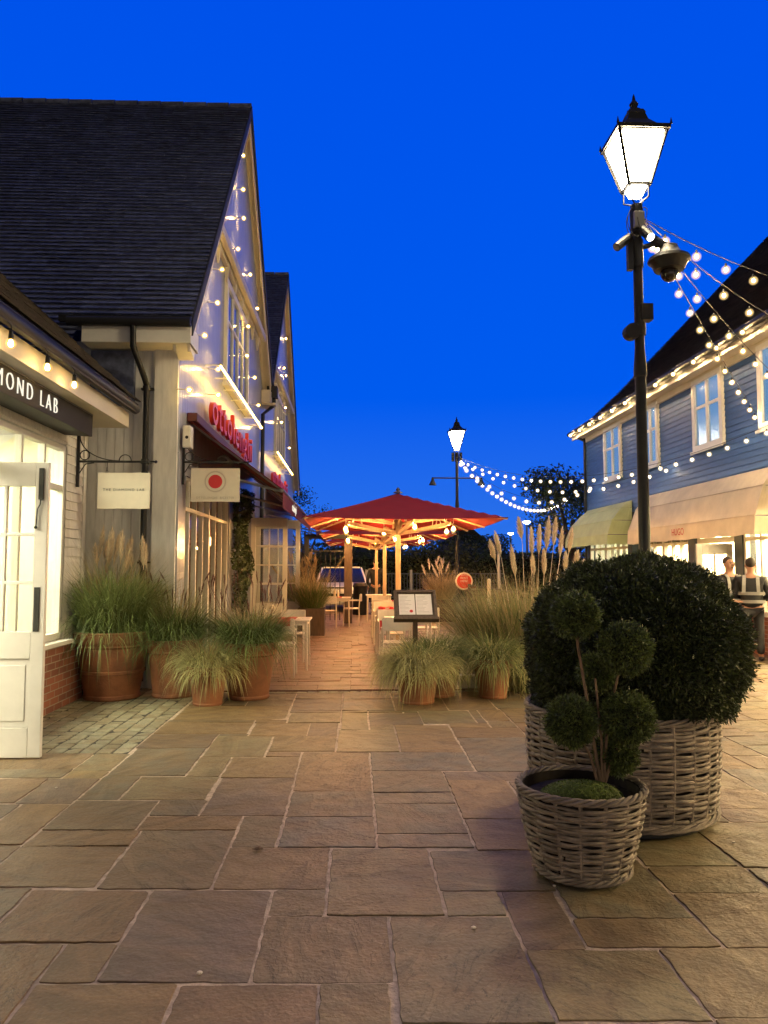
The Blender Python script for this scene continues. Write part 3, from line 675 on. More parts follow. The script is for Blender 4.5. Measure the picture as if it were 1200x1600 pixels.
# ------------------------------------------------------------------ open door leaf in the foreground
def door_leaf(parent_name, label, hinge, ang, wd, ht, th=0.045, cols=2, rows=3, mid=0.86, gl=M['gl'], m=M['white'], handles=False, st=0.105):
    """leaf in local x (0..wd), panel below, glazed above"""
    t = local_thing(parent_name, label, 'door', hinge, None, ang)
    f = MB(); h = th/2
    f.box(0, st, -h, h, 0.012, ht); f.box(wd-st, wd, -h, h, 0.012, ht)
    f.box(st, wd-st, -h, h, 0.012, 0.25); f.box(st, wd-st, -h, h, ht-0.20, ht); f.box(st, wd-st, -h, h, mid, mid+0.22)
    f.box(st, wd-st, -h*0.45, h*0.45, 0.25, mid)
    f.box(st+0.035, wd-st-0.035, -h*0.7, h*0.7, 0.30, mid-0.05)
    z0 = mid+0.22; z1 = ht-0.20
    for i in range(1, cols):
        x = st+(wd-2*st)*i/cols; f.box(x-0.014, x+0.014, -h*0.8, h*0.8, z0, z1)
    for j in range(1, rows):
        z = z0+(z1-z0)*j/rows; f.box(st, wd-st, -h*0.75, h*0.75, z-0.014, z+0.014)
    fr = f.build('door_panel', m, t, bevel=0.005)
    MB().box(st-0.01, wd-st+0.01, -0.003, 0.003, z0-0.01, z1+0.01).build('pane', gl, t)
    return t
da = py(78, 722, 6.33); hz = 2.41
door = door_leaf('glazed_door', 'cream half glazed door standing open at the left edge with black bolt and push plate', (XL+0.04, 6.34, 0.0), 0.0, (da.x-(XL+0.04)), hz, cols=2, rows=3, mid=0.60+0.2)
wd = da.x-(XL+0.04)
mb = MB(); mb.box(wd-0.075, wd-0.035, -0.036, -0.024, 2.10, 2.36); mb.tube([(wd-0.055, -0.034, 2.10), (wd-0.057, -0.036, 2.06), (wd-0.078, -0.036, 2.02), (wd-0.085, -0.036, 1.88)], 0.006, 6); mb.ball((wd-0.088, -0.038, 1.87), 0.014)
mb.build('bolt', M['black'], door, bevel=0.002)
mb = MB(); mb.box(wd-0.088, wd-0.042, -0.030, -0.023, 1.02, 1.38); mb.build('push_plate', M['black'], door, bevel=0.002)

# ------------------------------------------------------------------ restaurant with two gables
XR = -2.30; XV = -2.08
Y0, Z0 = 9.56, 4.68; YA, ZA = 14.66, 10.76; YV = 19.1; ZV = 6.25; YB = 23.4; YE = 29.1
rest = thing('restaurant_building', 'pale boarded restaurant with two steep dark roofs, red letters and lit gables on the left', 'restaurant building', (XR, 9.87, 0))
mb = MB(); XF = -15.0
course_roof(mb, (XV, Y0, Z0), (XF, Y0, Z0), (XV, YA, ZA), (XF, YA, ZA))
course_roof(mb, (XV, YV, ZV), (XF, YV, ZV), (XV, YA, ZA), (XF, YA, ZA), 0.3, tile=1.0)
course_roof(mb, (XV, YV, ZV), (XF, YV, ZV), (XV, YB, ZA), (XF, YB, ZA))
course_roof(mb, (XV, YE, Z0), (XF, YE, Z0), (XV, YB, ZA), (XF, YB, ZA), 0.3, tile=1.0)
# roof deck under the tiles
dk = 0.14
mb.prism([(XV-0.02, Y0, Z0-0.012), (XV-0.02, YA, ZA-0.012), (XV-0.02, YV, ZV-0.012), (XV-0.02, YB, ZA-0.012), (XV-0.02, YE, Z0-0.012), (XV-0.02, YE, Z0-dk), (XV-0.02, YB, ZA-dk-0.06), (XV-0.02, YV, ZV-dk-0.06), (XV-0.02, YA, ZA-dk-0.06), (XV-0.02, Y0, Z0-dk)], (XF-XV+0.02, 0, 0))
# lower part of the roof left of the fascia box
sl = (ZA-Z0)/(YA-Y0)
course_roof(mb, (-3.46, Y0-0.55, Z0-0.55*sl), (XF, Y0-0.55, Z0-0.55*sl), (-3.46, Y0, Z0), (XF, Y0, Z0))
rf = mb.build('roof', M['roof'], rest)
for yy in (YA, YB):
    mb = MB(); x = XV+0.01
    while x > XF:
        mb.tube([(x, yy, ZA-0.01), (x-0.43, yy, ZA-0.01)], [0.085, 0.075], 10); x -= 0.45
    mb.build('ridge_tile', M['roof'], rf, smooth=True)
# walls
mb = MB(); zr = lambda y: float(np.interp(y, [Y0, YA, YV, YB, YE], [Z0, ZA, ZV, ZA, Z0]))-0.2
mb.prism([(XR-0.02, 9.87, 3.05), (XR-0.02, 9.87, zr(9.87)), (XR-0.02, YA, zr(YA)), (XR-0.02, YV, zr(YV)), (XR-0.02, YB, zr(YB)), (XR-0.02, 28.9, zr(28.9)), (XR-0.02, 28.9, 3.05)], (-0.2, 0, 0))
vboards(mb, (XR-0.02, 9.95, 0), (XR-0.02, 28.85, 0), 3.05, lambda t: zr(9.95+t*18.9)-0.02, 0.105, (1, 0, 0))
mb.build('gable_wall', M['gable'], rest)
mb = MB(); mb.box(-15, XR-0.22, 9.9, 10.1, 0, 4.5); vboards(mb, (-4.6, 9.9, 0), (XR-0.32, 9.9, 0), 0.0, lambda t: 4.4, 0.115, (0, -1, 0), 0.009, 0.014)
mb.box(XR-0.30, XR+0.0, 9.84, 9.90, 0, 4.42); mb.box(XR-0.22, XR, 9.90, 10.0, 0, 3.05)
mb.build('side_wall', M['greyboard'], rest)
# dark slate panel on the side wall
mb = MB(); mb.box(-3.42, -2.86, 9.80, 9.885, 3.64, 4.36); mb.build('slate_panel', M['roof'], rest, bevel=0.004)
mb = MB(); mb.box(-3.44, XV+0.01, 9.50, 9.54, 4.38, 4.60); mb.box(-3.44, XV+0.01, 9.54, 9.90, 4.38, 4.41); mb.box(XV-0.03, XV+0.005, 9.54, 10.0, 4.38, 4.62)
mb.prism([(XR, 9.56, 4.38), (XR, 9.9, 4.38), (XR, 9.86, 4.25)], (0.2, 0, 0))
mb.build('fascia_box', M['white'], rest, bevel=0.004)
mb = MB(); mb.tube([(-3.6, 9.44, 4.63), (XV+0.02, 9.44, 4.63)], 0.06, 10); mb.box(-3.7, XV+0.02, 9.42, 9.5, 4.62, 4.70)
gt = mb.build('gutter', M['black'], rest, smooth=True)
mb = MB(); mb.tube([(-2.78, 9.45, 4.58), (-2.78, 9.46, 4.32), (-2.70, 9.72, 3.98), (-2.69, 9.80, 3.9), (-2.69, 9.80, 0.1)], 0.038, 10)
for z in (3.86, 2.9, 1.6): mb.lathe([(0.05, -0.03), (0.05, 0.03)], 10, (-2.69, 9.80, z)); mb.box(-2.77, -2.61, 9.82, 9.885, z-0.012, z+0.012)
mb.build('downpipe', M['black'], rest, smooth=True)
# barge boards and soffits on both gables
for (ya, yb, pk) in ((Y0, YV, YA), (YV, YE, YB)):
    mb = MB(); mk = MB()
    for (y0, y1) in ((ya, pk), (yb, pk)):
        z0 = zr(y0)+0.2; z1 = ZA
        A = Vector((XV, y0, z0-0.03)); B = Vector((XV, y1, z1-0.03))
        mb.prism([(XV-0.045, y0, z0-0.2), (XV-0.045, y1, z1-0.2), (XV-0.045, y1, z1-0.40), (XV-0.045, y0, z0-0.40)], (0.035, 0, 0))
        mb.prism([(XV-0.05, y0, z0-0.205), (XV-0.05, y1, z1-0.205), (XV-0.05, y1, z1-0.225), (XV-0.05, y0, z0-0.225)], (XR-XV+0.06, 0, 0))
        mb.prism([(XR-0.005, y0, z0-0.23), (XR-0.005, y1, z1-0.23), (XR-0.005, y1, z1-0.40), (XR-0.005, y0, z0-0.40)], (0.035, 0, 0))
        mk.prism([(XV-0.005, y0, z0+0.02), (XV-0.005, y1, z1+0.02), (XV-0.005, y1, z1-0.19), (XV-0.005, y0, z0-0.19)], (0.03, 0, 0))
    mb.build('bargeboard', M['cream'], rest, bevel=0.003); mk.build('verge_cap', M['dark'], rest)
# projecting cornice across each gable, with boarded triangle above
for (pk, lab) in ((YA, 0), (YB, 1)):
    zc = 7.02; yy_ = np.linspace(pk-5, pk, 400); yl = float(yy_[np.argmax([zr(q)-.25 > zc for q in yy_])]); yy_ = np.linspace(pk+5, pk, 400); yr = float(yy_[np.argmax([zr(q)-.25 > zc for q in yy_])])
    mb = MB(); mb.box(XR, XV-0.06, yl, yr, zc-0.05, zc); mb.box(XV-0.12, XV-0.03, yl, yr, zc-0.10, zc+0.06); mb.box(XR, XR+0.07, yl, yr, zc-0.16, zc-0.05)
    for i in range(7):
        y = yl+(yr-yl)*(i+0.5)/7; mb.prism([(XR, y, zc-0.16), (XR+0.02, y, zc-0.42), (XR+0.05, y, zc-0.42), (XV-0.12, y, zc-0.05), (XR, y, zc-0.05)], (0, 0.05, 0))
    mb.build('cornice', M['cream'], rest, bevel=0.003)
    mb = MB(); vboards(mb, (XR+0.06, yl, 0), (XR+0.06, yr, 0), zc+0.06, lambda t, pk=pk, yl=yl, yr=yr: zr(yl+t*(yr-yl))-0.22, 0.105, (1, 0, 0))
    mb.build('gable_boarding', M['gable'], rest)
    # tall window below the cornice
    w0, w1, wz0, wz1 = pk-1.4, pk+1.4, 4.80, 6.70
    f = MB(); xa, xb = XR-0.01, XR+0.055
    f.box(xa, xb, w0, w0+0.12, wz0, wz1); f.box(xa, xb, w1-0.12, w1, wz0, wz1); f.box(xa, xb, w0+0.12, w1-0.12, wz1-0.12, wz1); f.box(xa, xb+0.05, w0-0.03, w1+0.03, wz0-0.06, wz0+0.0)
    for i in (1, 2, 3):
        y = w0+0.12+(w1-w0-0.24)*i/4; f.box(xa, xb-0.01, y-0.025, y+0.025, wz0, wz1-0.12)
    f.box(xa, xb-0.015, w0+0.12, w1-0.12, 5.95, 6.0)
    wn = f.build('window', M['white'], rest, bevel=0.004)
    MB().box(XR+0.0, XR+0.012, w0+0.1, w1-0.1, wz0, wz1-0.1).build('pane', mat('reflecting_pane', (0.16, 0.21, 0.30), 0.08), wn)
# eave box and downpipe at the valley
mb = MB(); mb.box(XR, XV+0.0, YV-0.42, YV+0.42, ZV-0.62, ZV-0.3); mb.box(XR, XV+0.12, YV-0.30, YV-0.05, ZV-0.66, ZV-0.60)
mb.build('valley_box', M['cream'], rest, bevel=0.005)
mb = MB(); mb.tube([(XV-0.02, YV, ZV-0.02), (XV+0.05, YV, ZV-0.2), (XV+0.05, YV-0.02, ZV-0.62), (XR+0.06, YV-0.55, ZV-0.95), (XR+0.06, YV-0.55, 0.2)], 0.05, 10); mb.box(XV-0.12, XV+0.14, YV-0.14, YV+0.14, ZV-0.42, ZV-0.14)
mb.build('downpipe', M['black'], rest, smooth=True)
# sign letters and light bar above them, one set per gable
for pk in (14.1, 22.9):
    o = text('sign_lettering', 'ottolenghi', 0.74, M['orangered'], rest, (XR+0.10, pk-0.2, 4.0), (0, 1, 0), (0, 0, 1), 0.032, 'CENTER', 1.16, 1.3, thin=0.006)
    lb = MB(); lb.box(XR+0.235, XR+0.255, pk-2.55, pk+2.55, 4.62, 4.645)
    MB().box(XR+0.225, XR+0.265, pk-2.56, pk+2.56, 4.645, 4.675).build('light_bar', M['lead'], rest)
    lo = lb.build('light_strip', M['strip'], rest)
    for i in range(7): y = pk-2.5+5.0*i/6; MB().box(XR, XR+0.24, y-0.008, y+0.008, 4.650, 4.668).build('light_bar_arm', M['white'], rest)
# ground floor of the restaurant: posts, glazing, interior
mb = MB()
mb.box(XR-0.22, XR+0.02, 9.90, 10.35, 0.0, 3.05); mb.box(XR-0.22, XR, 10.35, 28.9, 2.80, 3.05); mb.box(XR-0.22, XR, 14.1, 15.6, 0, 2.8); mb.box(XR-0.22, XR, 17.7, 28.9, 0, 2.8)
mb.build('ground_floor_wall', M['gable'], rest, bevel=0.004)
def sw(y0, y1, cols, zt=2.35): return shop_window(rest, XR-0.06, y0, y1, 0.12, 2.80, zt, cols, 1, name='window', g=M['gl'])
sw(10.35, 12.3, 4); sw(12.3, 14.1, 3); sw(15.6, 16.7, 2)
mb = MB(); mb.box(XR-5.0, XR-0.22, 9.92, 10.0, 0, 3.0); mb.box(XR-5.1, XR-5, 9.92, 18.0, 0, 3.0); mb.box(XR-5, XR-0.22, 17.9, 18, 0, 3.0); mb.box(XR-5, XR-0.22, 10, 17.9, 2.9, 3.0); mb.box(XR-5, XR-0.22, 10, 17.9, 0, 0.04)
mb.build('interior', mat('restaurant_interior', (0.38, 0.25, 0.16), 0.7, var=0.3, scale=2), rest)
for (y, x) in ((11.2, -3.3), (12.6, -4.6), (13.7, -3.6), (15.6, -4.2), (16.8, -3.2)):
    MB().ball((x, y, 2.1), 0.11, 12, 8).build('pendant_light', M['restlight'], rest, smooth=True)
mb = MB(); mb.box(-6.2, -5.4, 10.6, 14.6, 0.04, 1.1); mb.box(-6.95, -6.7, 10.6, 14.6, 1.4, 2.4); mb.build('counter', M['darkwood'], rest)
# gable bulbs (on a string pinned to the boards): each bulb with its little arm
gb = thing('gable_lights', 'string of small warm bulbs pinned across the two boarded gables of the restaurant', 'string lights', (XR, 15, 5))
gpts = [(380,243),(380,296),(381,341),(372,389),(391,429),(347,421),(340,473),(388,510),(320,524),(296,609),(341,577),(386,556),(341,712-95),(404,633),(408,668),(402,482),(447,529),(444,575),(447,587),(446,637),(440,660),(452,700),(432,622),(398,590)]
cb = MB()
for i, (x, y) in enumerate(gpts):
    X = XV-0.02 if (x in (380, 381)) else XR+0.16
    p = pxx(x, y, X); yw = p.y
    if p.z > zr(yw)-0.1: p.z = zr(yw)-0.25
    cb_, mm_ = core_ball(p, 0.026, M['bulb_gable'], M['bloom_shell_gable'], 2.1); o = cb_.build('bulb', mm_, gb, smooth=True)
    MB().tube([(XR-0.01, p.y, p.z+0.01), (p.x-0.02, p.y, p.z)], 0.008, 6).build('bulb_arm', M['white'], o)

# red awnings
def red_awning(y0, y1, label, letter=True):
    t = thing('awning', label, 'awning', (XR, y0, 3.6), 'red awnings of the restaurant')
    xw, xf, zw, zf = XR+0.02, -0.98, 3.58, 2.62
    mb = MB(); mb.prism([(xw, y0, zw), (xf, y0, zf), (xf, y0, zf-0.012), (xw, y0, zw-0.012)], (0, y1-y0, 0))
    cv = mb.build('canvas', M['redawn'], t)
    mb = MB(); n = 30
    for i in range(n):
        ya = y0+(y1-y0)*i/n; yb = y0+(y1-y0)*(i+1)/n
        mb.add([(xf+0.004, ya, zf), (xf+0.004, yb, zf), (xf+0.004, yb, zf-0.26+0.006*(i % 2)), (xf+0.004, ya, zf-0.26-0.006*(i % 2))], [(0, 1, 2, 3)])
    vl = mb.build('valance', M['redawn'], t)
    vl.modifiers.new('Solidify', 'SOLIDIFY').thickness = 0.004
    if letter: text('lettering', 'ottolenghi', 0.19, M['letterglow'], vl, (xf+0.012, y0+2.0, zf-0.13), (0, 1, 0), (0, 0, 1), 0.001, 'CENTER', 1.05, 1.1)
    mb = MB(); mb.box(XR+0.0, XR+0.14, y0-0.02, y1+0.02, zw-0.03, zw+0.09); mb.build('cassette', mat('awning_cassette', (0.07, 0.010, 0.012), 0.6), t, bevel=0.01)
    mb = MB(); mb.tube([(xf, y0, zf-0.02), (xf, y1, zf-0.02)], 0.025, 8)
    for y in (y0+0.12, y0+(y1-y0)*0.55, y1-0.12):
        mb.tube([(XR, y, zw-0.65), (xf, y, zf-0.03)], 0.02, 8); mb.tube([(XR+0.05, y+0.02, zw-0.05), (xf, y, zf-0.02)], 0.016, 8)
    mb.build('awning_arm', M['lead'], t, smooth=True)
red_awning(10.43, 17.2, 'long dark red awning nearest the corner, white lettering on its valance')
red_awning(19.9, 27.4, 'dark red awning farther along the restaurant behind the umbrella', False)

# white sensor box and the climbing plant
t = thing('alarm_box', 'white alarm box with a dark dot on the wall corner below the red awning tip', 'alarm box', (XR, 10.1, 3.2))
MB().box(XR+0.03, XR+0.14, 10.02, 10.20, 3.12, 3.42).build('box', M['white'], t, bevel=0.015)
MB().ball((XR+0.09, 10.015, 3.26), 0.022, 10, 6, (1, .4, 1)).build('sensor', M['black'], t)

def leaf_cloud(n, sampler, size, aspect=0.45, normal_jit=0.8, fold=True):
    """n leaf quads; sampler(n) -> points (n,3), outward normals (n,3)"""
    P, Nn = sampler(n)
    d = Nn+nr.normal(0, normal_jit, P.shape); d /= np.linalg.norm(d, axis=1)[:, None]+1e-9
    a = nr.normal(0, 1, P.shape); a -= (a*d).sum(1)[:, None]*d; a /= np.linalg.norm(a, axis=1)[:, None]+1e-9
    b = np.cross(d, a); s = size*nr.uniform(0.6, 1.3, (n, 1))
    V = np.stack([P-a*s*0.5, P+b*s*aspect*0.5+d*s*0.08, P+a*s*0.5, P-b*s*aspect*0.5+d*s*0.08], 1).reshape(-1, 3)
    return V, np.arange(4*n).reshape(-1, 4)

# climbing plant on the pier between window and door
t = thing('climbing_plant', 'dark leafy climber on the pier between the restaurant window and its open door', 'climbing plant', (XR+0.1, 15.2, 0))
def smp(n):
    th = nr.uniform(-1.6, 1.6, n); z = nr.uniform(0.3, 3.0, n); rr = 0.22*(0.7+0.5*nr.rand(n))*(1+0.25*np.sin(z*5))
    return np.stack([XR+0.05+rr*np.cos(th), 14.75+rr*1.6*np.sin(th)*1.3, z], 1), np.stack([np.cos(th), np.sin(th), 0*th], 1)
V, Fq = leaf_cloud(3800, smp, 0.085); npmesh('foliage', V, Fq, M['leaf'], t)
mb = MB(); mb.tube([(XR+0.06, 14.8, 0), (XR+0.08, 14.9, 1.0), (XR+0.06, 14.7, 2.0), (XR+0.05, 14.8, 2.9)], 0.03, 6); mb.build('stem', M['trunk'], t)
# restaurant doors
door_leaf('glazed_door', 'white glazed restaurant door leaf opened outward beside the climbing plant', (XR+0.05, 16.75, 0.02), 0.0, 0.80, 2.60, cols=2, rows=4, mid=0.5)
door_leaf('glazed_door', 'second white restaurant door leaf just behind the first, only its edge showing', (XR+0.05, 17.6, 0.02), 0.0, 1.02, 2.60, cols=2, rows=4, mid=0.5)

# bracket signs
def bracket(label, xm, y, z, L, sgn_label, sx0, sx1, sz0, sz1, kind):
    t = thing('sign_bracket', label, 'bracket', (xm, y, z))
    mb = MB(); mb.box(xm, xm+0.03, y-0.015, y+0.015, z-0.30, z+0.33); mb.box(xm+0.03, xm+L, y-0.01, y+0.01, z-0.012, z+0.012)
    mb.lathe([(0.001, -0.022), (0.022, 0), (0.001, 0.022)], 8, (xm+L+0.015, y, z))
    arc = [(xm+0.03+0.42*math.sin(a)**1.0, y, z+0.28-0.27*math.sin(a)**0.6) for a in np.linspace(0.02, PI/2, 14)]
    mb.tube([(xm+0.03+0.45*(1-math.cos(a)), y, z+0.30-0.29*math.sin(a)) for a in np.linspace(0, PI/2, 12)], 0.006, 6)
    mb.tube([(xm+0.09+0.055*math.cos(a), y, z+0.075+0.055*math.sin(a)) for a in np.linspace(0, 2*PI, 18)], 0.006, 6)
    mb.tube([(xm+L*0.62+0.07*math.cos(a), y, z+0.012+0.07*math.sin(a)) for a in np.linspace(0, PI, 12)], 0.006, 6)
    mb.tube([(xm+0.03, y, z-0.14), (xm+0.10, y, z-0.03), (xm+0.2, y, z-0.014)], 0.006, 6)
    mb.build('iron_arm', M['black'], t)
    s = thing('hanging_sign', sgn_label, 'sign', (sx0, y, sz0))
    bd = MB().box(sx0, sx1, y-0.011, y+0.011, sz0, sz1).build('board', M['signwhite'], s, bevel=0.003)
    ch = MB()
    for x in (sx0+0.1, sx1-0.09):
        ch.tube([(x+0.012*math.cos(a), y, sz1+0.012+0.016*math.sin(a)) for a in np.linspace(0, 2*PI, 10)], 0.003, 5)
        ch.tube([(x, y+0.012*math.cos(a), sz1+0.045+0.022*math.sin(a)) for a in np.linspace(0, 2*PI, 10)], 0.003, 5)
        ch.tube([(x, y, sz1+0.06), (x, y, z-0.01)], 0.004, 5)
    ch.build('chain', M['black'], s)
    cx = (sx0+sx1)/2; cz = (sz0+sz1)/2
    if kind == 0: text('lettering', 'THE DIAMOND LAB', 0.042, M['ink'], bd, (cx, y-0.0125, cz+0.01), (1, 0, 0), (0, 0, 1), 0.001, 'CENTER', 1.35)
    else:
        def disc(r0, r1, yy, m, nm):
            mb = MB(); n = 48; v = []; 
            for r in (r0, r1):
                for j in range(n): a = 2*PI*j/n; v.append((cx+r*math.cos(a), yy, cz+0.045+r*math.sin(a)))
            mb.add(v, [(j, (j+1) % n, n+(j+1) % n, n+j) for j in range(n)]); mb.build(nm, m, bd)
        disc(0.001, 0.092, y-0.0150, M['signred'], 'red_disc'); disc(0.125, 0.138, y-0.0135, M['ring'], 'ring'); disc(0.142, 0.145, y-0.0135, M['ring'], 'ring')
        text('lettering', 'OTTOLENGHI  BICESTER', 0.040, M['faintink'], bd, (cx, y-0.0125, sz0+0.052), (1, 0, 0), (0, 0, 1), 0.001, 'CENTER', 1.15)
a = py(152, 795, 8.9); b = py(235, 739, 8.9); c_ = py(122, 721, 8.9); d_ = py(243, 721, 8.9)
bracket('black iron scroll bracket on the shop corner that holds the plain lettered board', XL+0.02, 8.9, c_.z, d_.x-XL-0.03, 'cream hanging board with one short line of small black letters', a.x, b.x, a.z, b.z, 0)
a = py(298, 784, 10.06); b = py(375, 732, 10.06); c_ = py(278, 722, 10.06); d_ = py(386, 722, 10.06)
bracket('black iron scroll bracket on the restaurant corner that holds the red disc board', XR+0.03, 10.06, c_.z, d_.x-XR-0.03, 'cream hanging board with a red disc inside thin rings', a.x, b.x, a.z, b.z, 1)

# ------------------------------------------------------------------ blue building on the right
XB = 7.2; BY0, BY1 = 0.5, 22.9; XE = 6.80; ZE = 5.60
bb = thing('blue_building', 'blue clapboard shop building with dark tiled roof, white windows and lit shopfronts', 'shop building', (XB, 22.9, 0))
mb = MB(); mb.box(XB, XB+0.2, BY0, BY1, 2.95, 5.55); clap(mb, XB, BY0, BY1-0.08, 2.95, 5.55, 0.115, -1, 0.022)
mb.box(XB, 14, BY1-0.2, BY1, 0, 5.55); mb.prism([(XB, BY1-0.1, 5.5), (15, BY1-0.1, 5.5), (15, BY1-0.1, 13)], (0, 0.05, 0))
mb.build('wall', M['blue'], bb)
mb = MB(); mb.box(XB-0.03, XB+0.0, BY1-0.10, BY1, 0, 5.5); mb.build('corner_board', M['blue'], bb)
mb = MB(); mb.box(XE+0.06, XB+0.1, BY0, BY1+0.25, 5.50, 5.53); mb.box(XE+0.03, XE+0.06, BY0, BY1+0.28, 5.46, 5.66); mb.box(XB-0.06, XB-0.0, BY0, BY1-0.1, 5.36, 5.50)
mb.build('eaves_board', M['cream'], bb, bevel=0.004)
mb = MB(); s2 = 0.98
pr = [(XE-0.02, ZE+0.08), (XE+0.6, ZE+0.52), (XE+1.4, ZE+1.25), (15.5, ZE+1.25+(15.5-XE-1.4)*1.03)]
for (x0, z0), (x1, z1) in zip(pr[:-1], pr[1:]):
    course_roof(mb, (x0, BY1+0.3, z0), (x0, BY0, z0), (x1, BY1+0.3, z1), (x1, BY0, z1), 0.13)
poly = [(x, BY1+0.29, z-0.01) for x, z in pr]+[(x, BY1+0.29, z-0.14) for x, z in reversed(pr)]
mb.prism(poly, (0, BY0-BY1-0.29, 0)); mb.build('roof', M['roof2'], bb)
mb = MB(); mb.tube([(XE-0.05, BY0, ZE+0.06), (XE-0.05, BY1+0.33, ZE+0.06)], 0.06, 10); mb.tube([(XB-0.06, BY1-0.02, 5.5), (XB-0.06, BY1-0.02, 0.1)], 0.045, 8); mb.tube([(XE-0.03, BY1+0.05, 5.62), (XB-0.06, BY1-0.02, 5.42)], 0.04, 8)
mb.build('gutter', M['black'], bb, smooth=True)
def upper_window(y0, y1, z0, z1):
    f = MB(); xa, xb = XB-0.075, XB+0.02; F1 = 0.13
    f.box(xa, xb, y0, y1, z0, z0+F1); f.box(xa, xb, y0, y1, z1-F1*0.8, z1); f.box(xa, xb, y0, y0+F1, z0+F1, z1-F1*.8); f.box(xa, xb, y1-F1, y1, z0+F1, z1-F1*.8)
    ym = (y0+y1)/2; zm = z0+(z1-z0)*0.60
    f.box(xa+0.012, xb, ym-0.045, ym+0.045, z0+F1, z1-F1*.8); f.box(xa+0.02, xb, y0+F1, y1-F1, zm-0.03, zm+0.03)
    f.box(xa-0.04, xa, y0-0.04, y1+0.04, z0-0.04, z0+0.02)
    wnd = f.build('window', M['white'], bb, bevel=0.006)
    MB().box(XB-0.032, XB-0.026, y0+0.08, y1-0.08, z0+0.08, z1-0.06).build('pane', M['gldark'], wnd)
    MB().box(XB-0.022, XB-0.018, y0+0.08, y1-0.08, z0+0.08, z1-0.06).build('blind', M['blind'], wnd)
for (xa, xb) in ((943, 969), (1003, 1028), (1083, 1130), (1187, 1262)):
    ya = pxx(xb, 680, XB-0.06).y; yb = pxx(xa, 700, XB-0.06).y; upper_window(ya, yb, 3.92, 5.44)
for y in (8.0, 5.0, 2.0): upper_window(y, y+1.25, 4.02, 5.42)
# ground floor
mb = MB(); mb.box(XB-0.03, XB+0.2, BY0, 13.9, 0, 0.62); mb.box(XB-0.03, XB+.2, 15.4, BY1, 0, 0.62); mb.box(XB-0.06, XB+0.2, BY0, 13.9, 0.62, 0.67); mb.build('brick_plinth', M['brick'], bb)
mb = MB(); mb.box(XB, XB+0.2, BY0, BY1, 2.66, 2.95)
for y in (13.6, 15.55, 18.35, 19.1, 22.6): mb.box(XB-0.06, XB+0.2, y, y+0.30, 0.62, 2.66)
mb.build('dark_pilaster', mat('dark_teal_paint', (0.03, 0.045, 0.06), 0.5, var=0.1), bb, bevel=0.004)
def bsw(y0, y1, cols, rows=0): return shop_window(bb, XB+0.0, y0, y1, 0.67, 2.66, 2.05, cols, -1, rows=rows, fw=0.07)
bsw(BY0, 4.5, 5, 2); bsw(4.5, 8.9, 5, 2); bsw(8.9, 11.9, 4, 2); bsw(11.9, 13.6, 3, 2); bsw(15.85, 17.2, 3); bsw(17.2, 18.35, 2); bsw(19.4, 21.2, 4, 2); bsw(21.2, 22.6, 3, 2)
mb = MB(); mb.box(XB, XB+0.12, 13.9, 14.02, 0, 2.66); mb.box(XB, XB+0.12, 15.40, 15.55, 0, 2.66); mb.box(XB, XB+.12, 14.02, 15.4, 2.02, 2.12); mb.box(XB, XB+.1, 14.45, 14.5, 2.12, 2.66); mb.box(XB, XB+.1, 14.9, 14.95, 2.12, 2.66); mb.build('door_frame', M['white'], bb)
mb = MB(); mb.box(XB+0.2, 12, BY0, BY1-0.2, -0.02, 0.02); mb.box(11.9, 12, BY0, BY1-0.2, 0, 2.9); mb.box(XB+0.2, 12, BY1-0.3, BY1-0.2, 0, 2.9); mb.box(XB+0.2, 12, BY0-0.1, BY0, 0, 2.9); mb.box(XB+0.2, 12, BY0, BY1-0.2, 2.85, 2.93)
mb.box(XB+0.2, 12, 18.4, 18.5, 0, 2.85)
mb.build('interior', M['warmwall'], bb)
for y in (3.0, 6.0, 9.0, 12.3, 15.0, 17.2, 20.6): MB().box(8.2, 10.6, y-0.5, y+0.5, 2.80, 2.83).build('ceiling_light', M['shoplight_warm'] if y < 18.4 else M['shoplight'], bb)
mb = MB(); mb.box(11.3, 11.8, 2, 17.5, 0.02, 0.5); mb.box(11.3, 11.8, 2, 17.5, 1.3, 1.34); mb.box(11.3, 11.8, 2, 17.5, 1.9, 1.94)
for y in np.arange(2.4, 17.5, 1.5): mb.box(9.3, 9.9, y, y+0.9, 0.02, 0.85)
mb.build('shelving', M['white'], bb)
mb = MB(); rs = random.Random(5)
for y in np.arange(2.2, 17.4, 0.32): mb.box(11.35, 11.75, y, y+0.22, 1.34, 1.34+rs.uniform(.15, .4)); mb.box(11.35, 11.75, y, y+0.22, .5, .5+rs.uniform(.3, .7))
mb.build('shop_goods', mat('folded_clothes', (0.25, 0.24, 0.26), 0.8, island=0.8), bb)
mb = MB(); mb.box(XB+0.10, XB+0.16, 15.9, 18.3, 2.03, 2.40); mb.build('window_sign', M['ink'], bb)
ax = py(1080, 856, 14.3)
dl = door_leaf('glazed_door', 'white glazed shop door standing open behind the two guards', (XB-0.02, 14.05, 0.0), PI, XB-0.02-ax.x+0.02, 1.98, cols=2, rows=3, mid=0.35)
mb = MB(); wdl = XB-ax.x; mb.tube([(wdl*0.45, 0.04, 1.05), (wdl*0.45, 0.06, 1.05), (wdl*0.45, 0.06, 1.42), (wdl*0.45, 0.04, 1.42)], 0.008, 6); mb.build('handle', M['black'], dl)
